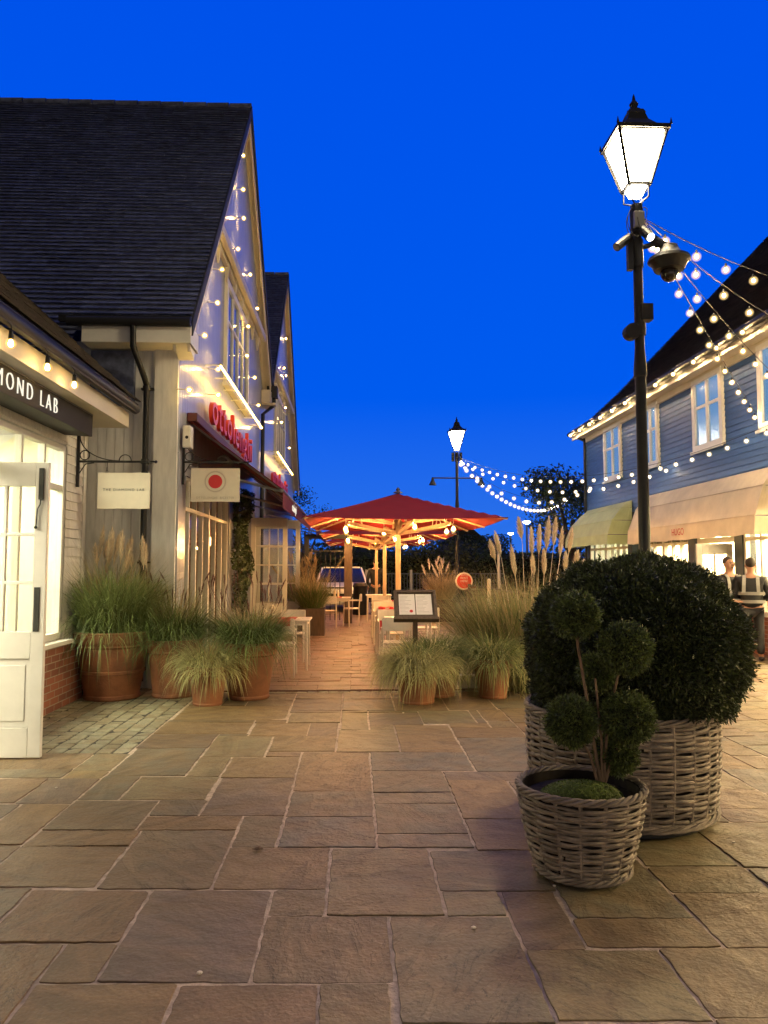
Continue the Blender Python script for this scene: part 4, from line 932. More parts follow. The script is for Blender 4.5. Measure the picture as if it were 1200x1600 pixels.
# goods in the window
t = thing('mannequin', 'dark coat on a mannequin in the lit shop window beside the guards', 'mannequin', (7.55, 12.55, 0.7))
mb = MB(); mb.lathe([(0.06, 0), (0.17, 0.02), (0.20, 0.3), (0.19, 0.6), (0.22, 0.85), (0.17, 0.98), (0.06, 1.02), (0.045, 1.1), (0.09, 1.16), (0.10, 1.26), (0.05, 1.34), (0.001, 1.36)], 18, (7.55, 12.55, 0.72)); mb.tube([(7.55, 12.36, 1.62), (7.56, 12.3, 1.35), (7.5, 12.3, 1.08)], [.07, .055, .05], 8); mb.tube([(7.55, 12.74, 1.62), (7.56, 12.8, 1.35), (7.5, 12.8, 1.08)], [.07, .055, .05], 8)
mb.build('coat', M['jacket'], t, smooth=True)
t = thing('gift_boxes', 'red gift boxes stacked in the lit shop window at the right edge', 'boxes', (7.5, 12.75, 0.68))
for k in range(3): MB().box(7.42-0.01*k, 7.68, 13.0-0.01*k, 13.32, 0.68+0.16*k, 0.835+0.16*k).build('box', M['signred'], t, bevel=0.004)

# assumed shop row, unseen, added behind the camera as a source of warm light
rb_ = thing('shop_building', 'assumed row of lit shops added unseen behind the camera for warm light', 'shop building', (0, -9, 0))
mb = MB(); mb.box(-14, 16, -9.3, -9.1, 0, 0.5); mb.box(-14, 16, -9.3, -9.1, 2.9, 5.6)
for k in range(11): mb.box(-14+3*k-.25, -14+3*k+.25, -9.3, -9.1, .5, 2.9)
mb.build('wall', M['cream'], rb_)
mb = MB(); mb.prism([(-14.3, -8.8, 5.55), (-14.3, -9.2, 5.6), (-14.3, -14, 10)], (30.6, 0, 0)); mb.build('roof', M['roof2'], rb_)
for k in range(10):
    x = -14+3*k; f = MB(); f.box(x+.25, x+2.75, -9.16, -9.08, .5, .6); f.box(x+.25, x+2.75, -9.16, -9.08, 2.8, 2.9)
    for q in (.25, 1.05, 1.85, 2.67): f.box(x+q, x+q+.08, -9.16, -9.08, .6, 2.8)
    wn = f.build('window', M['white'], rb_); MB().sheet([(x+.3, -9.2, .55), (x+2.7, -9.2, .55), (x+2.7, -9.2, 2.85), (x+.3, -9.2, 2.85)]).build('fill_pane', M['rear_fill'], wn)

# dutch canopies
def dutch(label, y0, y1, prof, m, name, roundness=0.0, letter=None):
    """prof = list of (x, z) from wall down to the valance; ends fold back to the wall"""
    t = thing('awning', label, 'awning', (XB, (y0+y1)/2, 3.2), 'shop awnings on the blue building')
    xw = prof[0][0]
    V = []; rings = []
    for (x, z) in prof:
        d = (xw-x)*1.0
        rings.append([(xw, y0-0.0+0.0, z), (x, y0+0.0+roundness*(1-d/(xw-prof[-1][0]+1e-6)), z), (x, y1-roundness*(1-d/(xw-prof[-1][0]+1e-6)), z), (xw, y1, z)])
    mb = MB(); n = 18
    def rowpts(r):
        p = [Vector(q) for q in r]; out = []
        for i in range(6): out.append(p[0].lerp(p[1], i/6))
        for i in range(n): out.append(p[1].lerp(p[2], i/n))
        for i in range(7): out.append(p[2].lerp(p[3], i/6))
        return out
    rows = [rowpts(r) for r in rings]; k = len(rows[0]); v = [p for r in rows for p in r]
    # slack of the cloth between the hoops
    f = [(i*k+j, i*k+j+1, (i+1)*k+j+1, (i+1)*k+j) for i in range(len(rows)-2) for j in range(k-1)]
    mb.add(v, f); cv = mb.build('canvas', m, t); cv.modifiers.new('Solidify', 'SOLIDIFY').thickness = 0.006
    mb = MB(); va = rows[-2]; vb = [p.copy() for p in rows[-1]]
    for j, p in enumerate(vb): p.z += 0.012*math.sin(j*2.1)
    vv = [Vector((p.x-0.006, p.y, p.z)) for p in va]+[Vector((p.x-0.006+0.004*math.sin(j*3), p.y, p.z)) for j, p in enumerate(vb)]
    mb.add(vv, [(j, j+1, k+j+1, k+j) for j in range(k-1)]); vl = mb.build('valance', m, t); vl.modifiers.new('Solidify', 'SOLIDIFY').thickness = 0.004
    mb = MB()
    for r in rings[:-1]: mb.tube([Vector(q)+Vector((0.012, 0, -0.012)) for q in r], 0.012, 6)
    mb.build('hoop', M['lead'], t)
    sm = MB()
    for r in rings[1:-1]: sm.tube([Vector(q)+Vector((-0.004, 0, 0.0)) for q in r], 0.007, 5)
    sm.build('seam', m, t)
    if letter: 
        xf = prof[-1][0]; text('lettering', letter, 0.20, mat('pink_red_print', (0.55, 0.05, 0.04), 0.7), vl, (xf-0.014, letter_y, (prof[-1][1]+prof[-2][1])/2), (0, -1, 0), (0, 0, 1), 0.001, 'CENTER', 1.0)
    return t
letter_y = pxx(1059, 834, 6.72).y
dutch('cream canvas awning with small red lettering over the lit shopfront', 12.4, 18.3, [(7.16, 3.26), (6.93, 2.93), (6.75, 2.42), (6.73, 2.09)], M['creamcanvas'], 'cream', 0.1, 'HUGO')
dutch('pale green canvas awning over the farthest shopfront of the blue building', 19.1, 22.95, [(7.16, 3.25), (6.95, 3.08), (6.66, 2.75), (6.52, 2.38), (6.5, 2.12)], M['greencanvas'], 'green', 0.28)

# ------------------------------------------------------------------ street lamps
def lamp_post(label, x, y, s=1.0, near=True):
    t = thing('street_lamp', label, 'street lamp', (x, y, 0), 'street lamps')
    mb = MB(); mb.lathe([(0.13, 0), (0.13, 0.05), (0.10, 0.10), (0.085, 0.7), (0.07, 0.85), (0.062, 0.9), (0.056, 1.0), (0.052, 2.4), (0.050, 3.35), (0.062, 3.36), (0.062, 3.42), (0.046, 3.44), (0.043, 4.55), (0.06, 4.57), (0.065, 4.75), (0.055, 4.85)], 20, (x, y, 0))
    mb.build('post', M['black'], t, smooth=True)
    zb, zt = 5.02, 5.50; wb, wt = 0.100, 0.225
    cor = lambda w, z: [(x-w, y-w, z), (x+w, y-w, z), (x+w, y+w, z), (x-w, y+w, z)]
    fr = MB(); B = cor(wb, zb); T = cor(wt, zt)
    for i in range(4):
        fr.bar(B[i], T[i], 0.030, 0.030); fr.bar(B[i], B[(i+1) % 4], 0.028, 0.028); fr.bar(T[i], T[(i+1) % 4], 0.024, 0.03)
    hd = fr.build('lantern_frame', M['black'], t)
    pn = MB(); b2 = cor(wb-0.006, zb+0.008); t2 = cor(wt-0.008, zt-0.008)
    for i in range(4): pn.add([b2[i], b2[(i+1) % 4], t2[(i+1) % 4], t2[i]], [(0, 1, 2, 3)])
    pn.build('lantern_glass', M['lantern'] if near else M['lantern2'], hd)
    gl2 = MB(); b3 = cor(wb*0.8, zb-0.005); b4 = cor(0.05, zb-0.085)
    for i in range(4): gl2.add([b3[i], b3[(i+1) % 4], b4[(i+1) % 4], b4[i]], [(0, 1, 2, 3)])
    gl2.build('lower_glass', M['lantern2'], hd)
    rf_ = MB(); lv = [(wt+0.03, zt-0.005), (wt+0.03, zt+0.035), (wt*0.72, zt+0.09), (wt*0.45, zt+0.17), (wt*0.36, zt+0.24), (wt*0.38, zt+0.25), (wt*0.30, zt+0.29)]
    v = []
    for (w_, z_) in lv: v += cor(w_, z_)
    k = len(lv); f = [(4*i+j, 4*i+(j+1) % 4, 4*(i+1)+(j+1) % 4, 4*(i+1)+j) for i in range(k-1) for j in range(4)]+[(3, 2, 1, 0), tuple(4*(k-1)+j for j in range(4))]
    rf_.add(v, f); rf_.lathe([(0.062, zt+0.28), (0.07, zt+0.30), (0.03, zt+0.33), (0.035, zt+0.35), (0.045, zt+0.37), (0.018, zt+0.41), (0.012, zt+0.45), (0.001, zt+0.48)], 12, (x, y, 0))
    for q in cor(wt+0.03, zt+0.03): rf_.tube([q, (q[0], q[1], q[2]+0.06)], [0.014, 0.002], 6)
    rf_.build('lantern_roof', M['black'], hd)
    br = MB()
    for i in range(4):
        q = cor(wb*0.9, zb)[i]; br.tube([(x, y, 4.84), ((x+q[0])/2+(q[0]-x)*0.5, (y+q[1])/2+(q[1]-y)*0.5, 4.90), q], 0.008, 6)
    br.build('cradle', M['black'], hd)
    return t
LX, LY = 2.74, 7.0
pq = py(1006, 800, LY); LX = pq.x
l1 = lamp_post('black heritage street lamp with bright lantern rising behind the big round bush', LX, LY)
# fittings on the near lamp
mb = MB(); mb.box(LX-0.05, LX+0.05, LY-0.08, LY-0.02, 4.60, 4.76); mb.build('junction_box', M['lead'], l1, bevel=0.006)
def spot(parent, p, d, r=0.042, L=0.2, lit=True):
    p = Vector(p); d = Vector(d).normalized()
    o = MB().tube([p, p+d*L], r, 12).build('spotlight', M['black'], parent)
    MB().tube([p+d*(L), p+d*(L+0.006)], r*0.8, 12).build('spotlight_lens', M['spot'] if lit else M['lead'], o)
spot(l1, (LX-0.08, LY-0.02, 4.52), (-0.75, -0.25, -0.62), lit=False)
spot(l1, (LX+0.03, LY-0.06, 4.58), (0.35, -0.7, -0.9), 0.045, 0.15)
spot(l1, (LX+0.10, LY, 4.55), (0.8, -0.1, -0.55), lit=False)
mb = MB(); mb.lathe([(0.02, -0.1), (0.14, -0.09), (0.17, -0.02), (0.20, 0.0), (0.19, 0.03), (0.12, 0.07), (0.09, 0.12), (0.08, 0.15), (0.001, 0.155)], 20, (LX+0.30, LY-0.02, 4.29)); mb.tube([(LX, LY, 4.42), (LX+0.16, LY, 4.46), (LX+0.30, LY-0.02, 4.43)], 0.025, 8); mb.build('camera_housing', M['black'], l1, smooth=True)
mb = MB(); mb.ball((LX+0.30, LY-0.02, 4.17), 0.085, 14, 10); mb.build('camera_dome', mat('smoked_dome', (0.02, 0.015, 0.01), 0.08), l1, smooth=True)
mb = MB(); mb.box(LX-0.0, LX+0.12, LY-0.06, LY+0.05, 3.70, 3.86); mb.build('bracket_box', M['black'], l1, bevel=0.005)
mb = MB(); mb.tube([(LX-0.09, LY-0.09, 3.58), (LX-0.09, LY+0.01, 3.58)], 0.075, 16); mb.lathe([(0.06, -0.06), (0.062, 0), (0.06, 0.06)], 16, (LX, LY, 3.62)); mb.build('round_bracket', M['black'], l1)
mb = MB(); mb.lathe([(0.055, -0.07), (0.055, 0.2)], 16, (LX, LY, 4.3)); mb.box(LX-0.10, LX-0.05, LY-0.03, LY+0.03, 4.2, 4.5); mb.build('clamp', M['black'], l1)
mb = MB()
for q in range(4):
    a0 = q*1.4; mb.tube([(LX+0.12*math.cos(a0+s*1.9)*(0.5+0.5*math.sin(s*PI)), LY-0.05+0.06*math.sin(a0+s), 4.66+0.16*math.sin(s*PI+q)) for s in np.linspace(0, 1, 12)], 0.004, 5)
mb.build('loose_cable', M['black'], l1)
def raise_head(o, dz, zmin):
    for ch in o.children:
        if ch.type == 'MESH':
            for v in ch.data.vertices:
                if v.co.z > zmin: v.co.z += dz
        raise_head(ch, dz, zmin)
raise_head(l1, 0.20, 3.43)
pq = py(714, 747, 23.0)
l2 = lamp_post('distant heritage street lamp with a cross arm standing beyond the red umbrella', pq.x, 23.0, near=False)
raise_head(l2, 0.20, 3.43)
mb = MB(); x, y = pq.x, 23.0; mb.tube([(x-0.75, y, pq.z), (x+0.75, y, pq.z)], 0.022, 8)
ca = mb.build('cross_arm', M['black'], l2)
for sx in (-0.75, 0.75): MB().lathe([(0.03, 0.0), (0.05, -0.1), (0.10, -0.2), (0.12, -0.24), (0.001, -0.23)], 12, (x+sx, y, pq.z+0.02)).build('bell_lamp', M['black'], ca)
for sx in (-.12, .12): MB().box(x+sx-.04, x+sx+.04, y-0.05, y+0.05, 4.78, 5.05).build('speaker', M['black'], l2)

# ------------------------------------------------------------------ string lights
def string(label, a, b, sag, spacing, r=0.026, m=None, group='festoon strings over the square', skip=0.0):
    a, b = Vector(a), Vector(b); L = (b-a).length; t = thing('string_light', label, 'string lights', a, group)
    cp = []; n = 28
    for i in range(n+1):
        s = i/n; p = a.lerp(b, s); p.z -= 4*sag*s*(1-s); cp.append(p)
    MB().tube(cp, 0.005, 5).build('cable', M['black'], t)
    k = min(98, int(L/spacing)); proto = None
    mb = MB(); mb.lathe([(0.010, 0.0), (0.014, -0.035), (0.014, -0.05)], 8); so = None
    for i in range(k):
        s = (i+0.7)/k
        if s < skip: continue
        p = a.lerp(b, s); p.z -= 4*sag*s*(1-s)
        if proto is None:
            cb_, mm_ = core_ball((0, 0, 0), r, m or M['bulb'], M['bloom_shell_cool'] if m is M['bulb_cool'] else M['bloom_shell']); o = cb_.build('bulb', mm_, None, smooth=True); proto = o; o.parent = t
            sk = mb.build('socket', M['black'], None); sk.parent = o; sk.location = (0, 0, r+0.045)
        else:
            o = proto.copy(); C.objects.link(o); o.parent = t
            s2_ = sk.copy(); C.objects.link(s2_); s2_.parent = o; s2_.location = (0, 0, r+0.045)
        o.location = p-a-Vector((0, 0, 0.09+r))
    return t
S0 = (LX+0.05, LY, 4.93)
string('festoon from the near lamp toward the roof, topmost of the four on the right', S0, (7.0, 9.3, 5.0), 0.20, 0.47)
string('festoon from the near lamp, second of the four that fan out to the right', S0, (7.0, 10.1, 4.62), 0.25, 0.53)
string('festoon from the near lamp, third of the four that fan out to the right', S0, (7.1, 11.6, 4.27), 0.15, 0.53)
string('festoon from the near lamp that drops to the wall by the nearest upper window', S0, (7.1, 12.9, 4.25), 0.06, 0.53)
l2p = (l2.location.x, 23.0, 4.95)
string('longest festoon from the distant lamp along the blue wall above the awnings', l2p, (7.05, 12.3, 3.95), 0.78, 0.42, 0.028, M['bulb_cool'])
string('festoon from the distant lamp ending on the blue wall above the cream awning', l2p, (7.1, 16.5, 3.85), 0.75, 0.44, 0.03, M['bulb_cool'])
string('festoon from the distant lamp ending at the far corner of the blue building', l2p, (7.0, 21.6, 4.0), 0.85, 0.36, 0.036, M['bulb_cool'])
string('lowest festoon sagging from the distant lamp into the dark tree', l2p, (9.6, 33.0, 4.7), 1.0, 0.42, 0.042, M['bulb_cool'])
string('row of bulbs fixed along the gutter of the blue building', (XE-0.12, 9.0, ZE+0.1), (XE-0.12, 23.1, ZE+0.1), 0.02, 0.92, 0.03, M['bulb'], 'bulbs along the gutter')

# ------------------------------------------------------------------ pots and grasses
def blades(n, c, r0, L, lean, bend, wdt, seg=5, dirbias=None, Lvar=0.35):
    th = nr.uniform(0, 2*PI, n); rr = r0*np.sqrt(nr.uniform(0, 1, n))
    base = np.stack([c[0]+rr*np.cos(th), c[1]+rr*np.sin(th), np.full(n, c[2])], 1)
    az = th+nr.normal(0, 0.7, n); ln = L*nr.uniform(1-Lvar, 1.0, n)
    th0 = np.abs(nr.normal(0, lean, n))+0.05+0.35*lean*rr/max(r0, 1e-3); bd = bend*nr.uniform(0.5, 1.4, n)
    pts = [base]; cur = base.copy()
    for k in range(seg):
        s = (k+0.5)/seg; a = th0+bd*s**1.6; a = np.minimum(a, 2.9)
        st = ln/seg; cur = cur+np.stack([np.sin(a)*np.cos(az)*st, np.sin(a)*np.sin(az)*st, np.cos(a)*st], 1); pts.append(cur)
    side = np.stack([-np.sin(az), np.cos(az), 0*az], 1)
    tw = nr.normal(0, 0.5, n); side = side*np.cos(tw)[:, None]+np.stack([np.cos(az), np.sin(az), 0*az], 1)*np.sin(tw)[:, None]*0.8
    V = np.zeros((n, (seg+1)*2, 3)); w0 = wdt*nr.uniform(0.6, 1.2, n)
    for k in range(seg+1):
        ww = (w0*(1-(k/seg)**1.5*0.92)*(0.6+0.4*min(1, k/1.5)))[:, None]*0.5
        V[:, 2*k] = pts[k]-side*ww; V[:, 2*k+1] = pts[k]+side*ww
    f = []
    for k in range(seg): f.append([2*k, 2*k+1, 2*k+3, 2*k+2])
    Fq = (np.array(f)[None]+(np.arange(n)*(seg+1)*2)[:, None, None]).reshape(-1, 4)
    return V.reshape(-1, 3), Fq, pts[-1]
def join(parts):
    V = []; F2 = []; MI = []; o = 0
    for (v, f, m) in parts: V.append(v); F2.append(f+o); MI.append(np.full(len(f), m)); o += len(v)
    return np.concatenate(V), np.concatenate(F2), np.concatenate(MI)
def feather(p, tip, L, R, n=150, m=0):
    """a seed plume: many fine hairs along an axis"""
    p = np.array(p, float); ax = np.array(tip, float)-p; ax /= np.linalg.norm(ax)
    s = nr.uniform(0, 1, n); a = nr.normal(0, 1, (n, 3)); a -= (a@ax)[:, None]*ax; a /= np.linalg.norm(a, axis=1)[:, None]
    prof = np.clip(s*6, 0, 1)*np.clip((1.02-s)*3.5, 0, 1)**0.7*nr.uniform(0.35, 1.0, n)
    b = p+ax*s[:, None]*L; e = b+a*(R*prof)[:, None]+ax*(L*nr.uniform(0.10, 0.30, n)+0.02)[:, None]
    sd = np.cross(a, ax)*0.0035*(1+L)
    V = np.stack([b-sd, b+sd, e+sd*0.4, e-sd*0.4], 1).reshape(-1, 3); return V, np.arange(4*n).reshape(-1, 4), m
def pot(parent, c, rt, rb, h, rings=True):
    x, y, z = c
    p = [(rb*0.98, 0.0), (rb*1.03, 0.015), (rb*1.03, h*0.06), (rb*1.0, h*0.075)]
    r_at = lambda t: rb+(rt*0.93-rb)*t
    if rings: p += [(r_at(.38), h*.38), (r_at(.38)+.018, h*.39), (r_at(.38)+.018, h*.425), (r_at(.42), h*.435)]
    p += [(r_at(.78), h*.76), (r_at(.80)+0.026, h*.785), (r_at(.80)+0.026, h*.81), (rt*0.97, h*.83), (rt, h*.86), (rt*1.01, h*.98), (rt*0.985, h), (rt*0.9, h), (rt*0.88, h*.93), (0.01, h*.92)]
    o = MB().lathe(p, 40, c).build('pot', M['terracotta'], parent, smooth=True)
    MB().lathe([(0.001, h*.92), (rt*.86, h*.935), (rt*.5, h*.95), (0.001, h*.955)], 20, c, caps=False).build('soil', M['soil'], parent)
    return o
pp = py(177, 1000, 9.22)
t = thing('potted_grass', 'tall feathery pampas grass in the largest ringed terracotta pot by the shop corner', 'potted plant', (pp.x, 9.22, 0))
c = (pp.x, 9.22, 0.0); pot(t, c, 0.465, 0.315, 0.79)
V1 = blades(2800, (c[0], c[1], 0.70), 0.34, 1.08, 0.25, 1.25, 0.013)
V2 = blades(1100, (c[0], c[1], 0.72), 0.38, 0.88, 0.6, 2.5, 0.010)
V3 = blades(420, (c[0], c[1], 0.72), 0.25, 1.3, 0.22, 0.45, 0.006)
V, Fq, MI = join([(V1[0], V1[1], 0), (V2[0], V2[1], 1), (V3[0], V3[1], 2)]); npmesh('grass_blades', V, Fq, [M['grass_green'], M['grass_dark'], M['grass_straw']], t, mi=MI)
pl = []
for i in range(15):
    px_ = c[0]+nr.uniform(-0.2, 0.38); py_ = c[1]+nr.uniform(-0.15, 0.25); z = nr.uniform(1.40, 1.75); L = nr.uniform(.22, .34)
    pl.append(feather((px_, py_, z), (px_+nr.normal(0, .2), py_, z+1), L, 0.055, 260))
V, Fq, MI = join(pl); npmesh('plume', V, Fq, M['plume'], t)
def grasspot(label, px_, Y, rt, rb, h, spec, name='potted_grass', grp=None, plumes=None):
    p = py(px_, 1000, Y); t = thing(name, label, 'potted plant', (p.x, Y, 0), grp); cc = (p.x, Y, 0.0); pot(t, cc, rt, rb, h, rings=False)
    parts = []; ms = []
    for (n, r0, L, lean, bend, wdt, m) in spec:
        v, f, tips = blades(n, (p.x, Y, h*0.93), r0, L, lean, bend, wdt)
        if m not in ms: ms.append(m)
        parts.append((v, f, ms.index(m)))
    V, Fq, MI = join(parts); npmesh('grass_blades', V, Fq, [M[k] for k in ms], t, mi=MI)
    if plumes:
        pl = []; n, z0, z1, sp_, R, m = plumes
        for i in range(n):
            x = p.x+nr.uniform(-sp_, sp_); y = Y+nr.uniform(-.15, .2); z = nr.uniform(z0, z1); lx = nr.normal(0, .25)
            pl.append(feather((x, y, z), (x+lx, y, z+1), 0.12, R, 50)); 
            b0 = np.array([[p.x+(x-p.x)*0.3, Y, h], [p.x+(x-p.x)*0.3+.003, Y, h], [x+.002, y, z], [x-.002, y, z]]); pl.append((b0, np.array([[0, 1, 2, 3]]), 0))
        V, Fq, MI = join(pl); npmesh('plume', V, Fq, M[m], t)
    return t
grasspot('terracotta pot of dark green grass half hidden behind the pale weeping one', 272, 9.30, 0.33, 0.24, 0.68, [(1500, .28, .70, .55, 1.9, .012, 'grass_dark'), (500, .22, .85, .3, .8, .007, 'grass_green'), (250, .2, .95, .22, .35, .005, 'grass_straw')], plumes=(14, 1.05, 1.4, .42, .016, 'plume_purple'))
grasspot('small terracotta pot with pale yellow weeping grass in front of the others on the left', 326, 8.72, 0.235, 0.165, 0.43, [(1500, .20, .52, .75, 2.3, .010, 'grass_yellow'), (350, .18, .48, .6, 1.8, .008, 'grass_green'), (350, .18, .55, .4, 1.0, .006, 'grass_straw')])
grasspot('terracotta pot of dark grass with purplish seed heads beside the cream chair', 390, 9.12, 0.335, 0.235, 0.66, [(2300, .30, .66, .58, 1.8, .012, 'grass_dark'), (450, .26, .7, .35, .8, .007, 'grass_straw'), (300, .2, .55, .4, 1, .009, 'grass_green')], plumes=(30, 1.0, 1.35, .5, .014, 'plume_purple'))
grasspot('pale yellow weeping grass that hides its pot below the menu stand', 652, 8.75, 0.26, 0.19, 0.36, [(2300, .23, .62, .58, 2.4, .011, 'grass_yellow'), (500, .2, .5, .5, 1.5, .009, 'grass_green')])
grasspot('dark green mounding grass behind the yellow one at the foot of the menu stand', 682, 9.22, 0.30, 0.22, 0.40, [(2300, .30, .62, .65, 1.7, .009, 'grass_dark'), (500, .26, .6, .6, 1.6, .008, 'grass_green')])
grasspot('terracotta pot of variegated arching grass nearest the round bush', 769, 9.05, 0.25, 0.165, 0.46, [(900, .22, .56, .75, 2.0, .014, 'grass_green'), (700, .22, .55, .8, 2.1, .012, 'grass_yellow')])
# bed of pampas grass right of the terrace
pc = py(828, 950, 10.0)
t = thing('pampas_grass', 'tall pampas clump with cream plumes behind the pots and left of the round bush', 'ornamental grass', (pc.x, 10.0, 0))
parts = []
for (dx, dy, n, L) in ((-.3, .1, 1700, 1.2), (.2, 0, 1700, 1.2), (.6, .3, 1300, 1.15), (-.05, -.45, 900, .8)):
    v, f, _ = blades(n, (pc.x+dx, 10.0+dy, 0), .38, L*1.35, .24, 1.0, .013); parts.append((v, f, 0))
v, f, _ = blades(1500, (pc.x, 10.0, 0), .75, 1.75, .20, .6, .008); parts.append((v, f, 1))
v, f, _ = blades(500, (pc.x-0.2, 9.6, 0.1), .4, .75, .7, 1.7, .016); parts.append((v, f, 2))
V, Fq, MI = join(parts); npmesh('grass_blades', V, Fq, [M['grass_green'], M['grass_straw'], M['grass_yellow']], t, mi=MI)
pl = []
plx = [(811,815,30,-8),(830,832,40,-2),(843,828,42,2),(857,818,45,6),(868,817,40,6),(878,833,42,6),(893,812+20,35,8),(902,866,26,6),(775,838,34,-14),(767,850,28,-12),(800,862,44,-10),(884,868,28,2),(850,866,36,0),(832,872,30,-4),(912,880,25,8)]
for (x, y, hpx, lean) in plx:
    Yp = 10.0+nr.uniform(-.25, .25); top = py(x, y, Yp); bot = py(x-lean*0.6, y+hpx, Yp)
    pl.append(feather(bot, top, (top-bot).length*0.95, 0.052*nr.uniform(.8, 1.15), 700))
    q0 = np.array([pc.x+(bot.x-pc.x)*0.35, 10.0, 0.2]); q1 = np.array(bot)
    pl.append((np.array([q0-[.004, 0, 0], q0+[.004, 0, 0], q1+[.003, 0, 0], q1-[.003, 0, 0]]), np.array([[0, 1, 2, 3]]), 0))
V, Fq, MI = join(pl); npmesh('plume', V, Fq, M['plume'], t)

# low white kerb wall behind the right pots
t = tag(MB().box(1.35, 2.75, 9.62, 9.80, 0, 0.17).build('low_wall', M['white'], None, bevel=0.01), 'low white kerb block behind the right hand terracotta pot', 'low wall')

# ------------------------------------------------------------------ baskets
def basket(parent, c, rt, rb, h, n_st, rows, tr, bulge=0.0, rim=True):
    x, y, z0 = c; seg = n_st*8
    rad = lambda t: rb+(rt-rb)*t**0.9+bulge*math.sin(PI*t)
    st = MB()
    for i in range(n_st):
        a = 2*PI*(i+0.25)/n_st
        st.tube([(x+rad(t)*math.cos(a), y+rad(t)*math.sin(a), z0+0.02+t*(h-0.03)) for t in np.linspace(0, 1, 6)], tr*1.15, 6)
    so = st.build('basket_stake', M['wicker'], parent, smooth=True)
    V = []; Fs = []; o = 0; ns = 6
    for k in range(rows):
        t = (k+0.5)/rows; r = rad(t); ph = PI*(k % 2)
        wz = nr.normal(0, tr*0.15); cuts = nr.uniform(0, 2*PI)
        th = np.linspace(0, 2*PI, seg, endpoint=False)
        wob = nr.normal(0, tr*0.9, seg)
        for _ in range(7): wob = (wob+np.roll(wob, 1)+np.roll(wob, -1))/3
        rr = r+tr*1.15*np.sin(n_st*(th-PI/n_st*0.5)/2+ph)*(1 if n_st % 2 == 0 else 1)+wob*0.4
        zz = z0+0.03+t*(h-0.07)+wob+tr*0.35*np.sin(3*th+k)
        P = np.stack([x+rr*np.cos(th), y+rr*np.sin(th), zz], 1)
        T = np.roll(P, -1, 0)-np.roll(P, 1, 0); T /= np.linalg.norm(T, axis=1)[:, None]
        rad_v = np.stack([np.cos(th), np.sin(th), 0*th], 1); U2 = np.cross(T, rad_v); U2 /= np.linalg.norm(U2, axis=1)[:, None]
        rt_ = tr*(1+0.12*np.sin(7*th+k*2))*nr.uniform(0.85, 1.12)
        for j in range(ns):
            a = 2*PI*j/ns; V.append(P+(rad_v*math.cos(a)+U2*math.sin(a))*rt_[:, None])
        # open the ring in one or two places so each rod reads on its own
        br = set(nr.randint(0, seg, 1).tolist())
        idx = np.arange(seg)
        for j in range(ns):
            j2 = (j+1) % ns
            q = np.stack([o+j*seg+idx, o+j*seg+(idx+1) % seg, o+j2*seg+(idx+1) % seg, o+j2*seg+idx], 1)
            q = q[[i for i in range(seg) if i not in br]]; Fs.append(q)
        o += seg*ns
    npmesh('basket_weave', np.concatenate(V), np.concatenate(Fs), M['wicker'], parent, smooth=True)
    for (zz, rr0, q) in ((h-0.012, rt+0.002, 0), (0.035, rb+0.012, 1)):
        rm = MB()
        for s in range(4):
            tt = np.linspace(0, 2*PI, 110, endpoint=False); kk = 9 if q == 0 else 7
            rm.tube([(x+(rr0+tr*1.5*math.cos(kk*a+s*PI/2))*math.cos(a), y+(rr0+tr*1.5*math.cos(kk*a+s*PI/2))*math.sin(a), z0+zz+tr*1.5*math.sin(kk*a+s*PI/2)) for a in tt], tr*0.95, 6, closed=True)
        rm.build('braided_rim', M['wicker'], parent, smooth=True)
    MB().lathe([(rb*0.93, 0.01), (rad(0.5)*0.955, h*0.5), (rt*0.955, h*0.97), (rt*0.93, h*0.97), (rt*0.93, h*0.80), (0.01, h*0.80)], 40, c).build('liner', M['wickerdark'], parent)
bc = py(970, 1200, 4.86)
t = thing('topiary_ball', 'large clipped yew dome in the big round wicker basket', 'potted shrub', (bc.x, 4.86, 0))
basket(t, (bc.x, 4.86, 0.03), 0.580, 0.545, 0.64, 26, 31, 0.0102, bulge=0.012)
MB().lathe([(0.50, 0), (0.52, 0.01), (0.52, 0.05), (0.50, 0.06)], 30, (bc.x, 4.86, 0)).build('base', M['black'], t)
